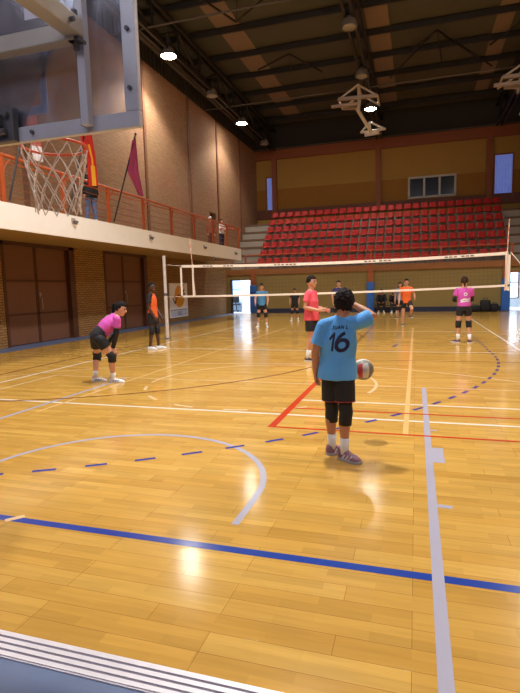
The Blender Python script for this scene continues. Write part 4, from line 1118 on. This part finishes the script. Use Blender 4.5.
# ---- crouching player in magenta
F = (0.8, 0.6)
pz = lambda x, y, Y: onY(x, y, Y)
ab = dict(pel=pz(98, 335.5, 7.03), chest=pz(108, 324.5, 7.13), nk=pz(116, 315.5, 7.20), hd=pz(121, 309, 7.24), shR=pz(117.5, 319.5, 7.06), shL=pz(114.5, 317, 7.34),
          elR=pz(116, 335, 7.06), wrR=pz(113, 348, 7.04), elL=pz(117, 333, 7.45), wrL=pz(104, 347, 7.38),
          hipR=pz(100, 339.5, 6.95), hipL=pz(95.8, 338.5, 7.11), knR=pz(112, 356.5, 7.04), knL=pz(97.2, 355.5, 7.25))
ab['anR'] = onZ(113.5, 382.5) + V((0, 0, .075)); ab['anL'] = onZ(95.5, 381.5) + V((0, 0, .075))
P = Person('person in magenta shirt and black shorts crouching with hands on the knees', (-5.0, 7.1, 0), F, 1.62, abs_=ab, voxel=.008, look=(1, 0.28, 0.0), hs=1.0, wide=1.06)
P.toe = {'L': V((1, .3, 0)).normalized(), 'R': V((1, .1, 0)).normalized()}; P.hand['R'] = (0.35, 0.1, -1); P.hand['L'] = (0.2, 0, -1)
mag = mat('magenta_shirt', (206, 82, 176), 0.75, var=0.05, scale=10)
P.body(); P.hair(hair_b, 1.06, -.55, pony=.16); P.shirt(mag, sleeve=.5, hem=-.06, wr=.004); P.shorts(black, leg=.48, top=.075); P.pads(black, r=.044); P.sleeves(black, 'LR', .55)
P.shoes(white_s, accent=mat('grey_stripe', (130, 130, 140), 0.6))
s_ = P.spine()
bc = s_[1].lerp(s_[0], .15) + V((-.05, 0, .3)); P.decal('shirt_mark', ribbons([[(-.05, .03), (.0, -.03), (.05, .02)], [(-.02, .05), (.04, .05)]], .026), bc, V((.8, 0, .4)), V((0, 1, 0)), V((.35, 0.25, -1)).normalized(), white_s)

# ---- player in orange and black by the post
P = Person('person in orange vest over black sleeves standing beside the left net post', tuple(onZ(154.5, 349)), (1, .12), 1.72, dict(elR=(.125, -.01, .63), wrR=(.10, .06, .49), elL=(-.125, .0, .63), wrL=(-.09, .09, .49), anL=(-.05, .05, .046), anR=(.06, -.04, .046), knL=(-.05, .04, .285), knR=(.055, .0, .285)), skin=skin_d, look=(1, -.35, 0), wide=.92)
P.body(); P.hair(hair_b, 1.0, -.3, rough=.001); P.shirt(mat('orange_vest', (226, 96, 34), 0.75, var=.06), sleeve=.62, sleeve_m=black, hem=.07, wr=.004, name='vest'); P.shorts(black, leg=.62); P.pads(black, .055, .06, .042); P.shoes(white_s, sock=None)
P.decal('sleeve_emblem', ribbons([[(0, -.03), (0, .03)]], .04), P.J['shR'].lerp(P.J['elR'], .3) + P.r * .06, V((1, 0, 0)), V((0, 0, 1)), -P.r, white_s)
P.decal('vest_mark', ribbons([[(-.08, 0), (.08, 0)], [(-.06, -.05), (.06, -.05)]], .025), P.J['pel'] + V((0, 0, .1)), P.r * -1, V((0, 0, 1)), -P.f, mat('pale_orange', (240, 170, 130), 0.7)) if False else None

# ---- man in pink
P = Person('person in pink t-shirt and black shorts standing sideways near the net', tuple(onZ(312, 360.5)), (1, -.15), 1.72, dict(elR=(.135, -.03, .635), wrR=(.11, .125, .60), elL=(-.125, 0, .63), wrL=(-.1, .13, .60), anR=(.06, -.03, .046), anL=(-.06, .03, .046)), skin=skin_l, look=(1, -.25, -.02), wide=.98)
P.hand['R'] = V((1, -.1, .1)); P.spread = V((0, 0, 1))
P.body(); P.hair(hair_b, 1.06, -.3); P.shirt(mat('pink_shirt', (236, 88, 108), 0.75, var=.05), sleeve=.6, ease=1.12, hem=.05, wr=.004); P.shorts(black, leg=.7, ease=1.1); P.shoes(mat('dark_shoe', (60, 50, 60), 0.5), sockh=.09)

# ---- player in magenta seen from behind
P = Person('person in magenta shirt seen from behind near the right end of the net', tuple(onZ(463.2, 342.5)), (-.05, 1), 1.66, dict(elL=(-.145, .0, .645), wrL=(-.10, .12, .63), elR=(.12, .04, .645), wrR=(.05, .14, .62), anL=(-.075, .0, .046), anR=(.085, -.03, .046), knL=(-.075, .012, .285), knR=(.075, 0.02, .285)), look=(.05, 1, 0), wide=.93)
P.body(); P.hair(hair_br, 1.05, -.55, pony=.12, bun=True); P.shirt(mag, sleeve=.55, hem=-.02, wr=.004); P.shorts(black, leg=.46, top=.08); P.pads(black, .05, .06, .043); P.sleeves(black, 'LR', .6)
P.toe = {'L': V((-.75, .6, 0)).normalized(), 'R': V((.5, .8, 0)).normalized()}
P.shoes(mat('plum_shoe', (84, 58, 78), 0.5), sockh=.085)
c0 = P.J['chest'] + V((.02, -.05, 0))
P.decal('shirt_print', ribbons([arc(0, .035, .04, .03, 200, 520, 8)], .02), c0 + V((0, 0, .02)), V((1, 0, 0)), V((0, 0, 1)), V((0, 1, 0)), white_s)
P.decal('shirt_print', ribbons([[(-.11, -.02), (-.03, .02), (.05, .01), (.11, .03)], [(-.11, -.05), (.0, -.03), (.11, -.03)]], .035), c0 + V((0, 0, -.085)), V((1, 0, 0)), V((0, 0, 1)), V((0, 1, 0)), white_s)

# ---- far players
def far(label, px, py, face, H, shirt_m, pose=None, skin=skin_l, hair=hair_b, look=None, shorts_m=black, pad=True, shoe=white_s, Y=None, sleeve=.55, leg=.5, hk=None, wide=.95, hem=.03, sock=sock_m):
    pos = onZ(px, py) if Y is None else onY(px, py, Y)
    pos.z = 0
    P = Person(label, tuple(pos), face, H, pose, skin=skin, look=look, wide=wide, voxel=.0105)
    P.body(); P.hair(hair, 1.05, -.5, **(hk or {})); P.shirt(shirt_m, sleeve=sleeve, hem=hem); P.shorts(shorts_m, leg=leg)
    if pad: P.pads(black, r=.043)
    P.shoes(shoe, sock=sock); return P
ready = dict(elL=(-.145, .04, .65), elR=(.145, .04, .65), wrL=(-.14, .12, .55), wrR=(.14, .12, .55), anL=(-.1, 0, .046), anR=(.1, 0, .046), knL=(-.085, .03, .285), knR=(.085, .03, .285))
far('person in blue shirt facing the camera beyond the net by the left doorway', 262.5, 327, (.2, -1), 1.66, mat('steel_blue_shirt', (72, 138, 186), 0.75), ready, hk=dict(pony=.1))
far('person all in black facing the camera beyond the net near the middle', 295, 321, (.15, -1), 1.44, black, ready, skin=skin_t)
far('person in navy shirt mostly hidden behind the head of the number 16 player', 338.8, 322, (.1, -1), 1.72, mat('purple_navy_shirt', (52, 46, 104), 0.75), dict(elL=(-.15, .03, .65), elR=(.15, .03, .65)), Y=20.5)
far('person in bright orange shirt running with one knee lifted beyond the net', 406, 325.5, (.15, -1), 1.70, mat('bright_orange_shirt', (240, 104, 30), 0.75), dict(knL=(-.10, .15, .36), anL=(-.09, .0, .22), elL=(-.17, -.04, .66), wrL=(-.16, .1, .58), elR=(.14, .0, .64), wrR=(.16, .08, .5)), pad=False, shoe=mat('dark_shoe', (60, 50, 60), 0.5), leg=.62, hem=.05, sock=None)
far('person in blue-grey top with long dark hair behind the orange runner', 399.8, 318.5, (-.1, -1), 1.60, mat('blue_grey_top', (104, 134, 160), 0.75), hk=dict(long=True), shoe=mat('dark_shoe', (60, 50, 60), 0.5), sock=None, leg=.6)

# ---- two people sitting on a low bench at the back wall
bx0, bx1 = onY(378, 310, 27.7).x, onY(397, 310, 27.7).x
bench = thing('bench', 'low dark bench against the back wall under two seated people', 'bench', ((bx0 + bx1) / 2, 27.95, 0))
obj('seat_board', MB().box((-(bx1 - bx0) / 2 - .2, -.18, .38), ((bx1 - bx0) / 2 + .2, .18, .42)), brown_d, bench, bevel=.005)
for x in (-1, 1): obj('leg', MB().box((x * (bx1 - bx0) / 2 - .04, -.16, 0), (x * (bx1 - bx0) / 2 + .04, .16, .38)), steel_d, bench)
sit = dict(pel=(0, 0, .29), chest=(0, .05, .46), nk=(0, .10, .575), hd=(0, .15, .665), shL=(-.115, .09, .555), shR=(.115, .09, .555), elL=(-.14, .17, .40), elR=(.14, .17, .40), wrL=(-.08, .25, .34), wrR=(.08, .25, .34),
           hipL=(-.055, .02, .285), hipR=(.055, .02, .285), knL=(-.09, .25, .30), knR=(.09, .25, .30), anL=(-.075, .22, .046), anR=(.075, .22, .046))
for px, tr_m, l, H, wd in ((381.3, black, 'person all in black seated on the bench beside the middle blue pad', 1.72, 1.1), (394, mat('dark_jeans', (40, 50, 74), 0.8), 'person in black top and dark jeans seated beside the one all in black', 1.62, 1.0)):
    p = onY(px, 310, 27.88)
    P = Person(l, (p.x, 27.88, 0), (.05, -1), H, sit, look=(0, -1, -.5), wide=wd, voxel=.011, skin=skin_t)
    P.body(); P.hair(hair_b, 1.06, -.5, long=True); P.shirt(black, sleeve=.98, ease=1.08, hem=.03, name='jacket'); P.sleeves(black, 'LR', .7, 'jacket_sleeve'); P.shorts(tr_m, leg=1.85, name='trousers'); P.shoes(white_s)

# ---- spectators on the balcony
def bal(label, X, Y, face, H, top, trousers, pose=None, hair=hair_b, skin=skin_l, look=None, sleeve=.97, jsl=True, hat=None):
    P = Person(label, (X, Y, ZB1), face, H, pose, skin=skin, look=look, voxel=.0105, wide=1.02, group='spectators on the balcony')
    P.body()
    if hat is None: P.hair(hair, 1.05, -.45)
    else: P.hair(hat, 1.06, -.05, rough=0).name = 'cap'
    P.shirt(top, sleeve=sleeve, ease=1.16 if top is black else 1.06, hem=.09 if top is black else .04, name='jacket' if jsl else 'shirt')
    if jsl: P.sleeves(top, 'LR', .8, 'jacket_sleeve')
    P.shorts(trousers, leg=1.88, name='trousers'); P.shoes(mat('dark_shoe', (60, 50, 60), 0.5)); return P
rail_arms = dict(elL=(-.15, .06, .64), wrL=(-.13, .16, .66), elR=(.15, .06, .64), wrR=(.13, .16, .66))
jeans = mat('blue_jeans', (92, 108, 146), 0.85)
bal('spectator in black jacket and blue jeans behind the railing under the red and yellow flag', -9.4, 13.3, (1, -.5), 1.72, black, jeans, dict(anL=(-.09, .0, .046), anR=(.09, 0, .046)), look=(1, -.4, -.1))
P = bal('spectator in white top with orange sleeves and dark trousers leaning on the balcony railing', -9.42, onX(222, 245, -9.42).y, (1, -.3), 1.42, mat('cream_top', (222, 208, 200), 0.8), mat('dark_trousers', (44, 42, 62), 0.8), rail_arms, hair=hair_br)
for o in [c for c in P.root.children if c.name.startswith('jacket_sleeve')]: o.data.materials.clear(); o.data.materials.append(mat('orange_sleeve', (200, 84, 52), 0.8))
bal('spectator wearing a white cap standing by the dark balcony doorway', -10.2, onX(210.8, 240, -10.2).y, (1, -.6), 1.66, mat('rust_top', (150, 84, 58), 0.8), mat('brown_trousers', (110, 66, 44), 0.8), hat=white_s)
EXPO = -0.42
S.view_settings.view_transform = 'Standard'; S.view_settings.look = 'None'; S.view_settings.gamma = 1.0; S.view_settings.use_curve_mapping = False
S.view_settings.exposure = EXPO
wd = bpy.data.worlds.new('dim_world'); S.world = wd; wd.use_nodes = True
wd.node_tree.nodes['Background'].inputs[0].default_value = (0.02, 0.022, 0.03, 1); wd.node_tree.nodes['Background'].inputs[1].default_value = 0.3
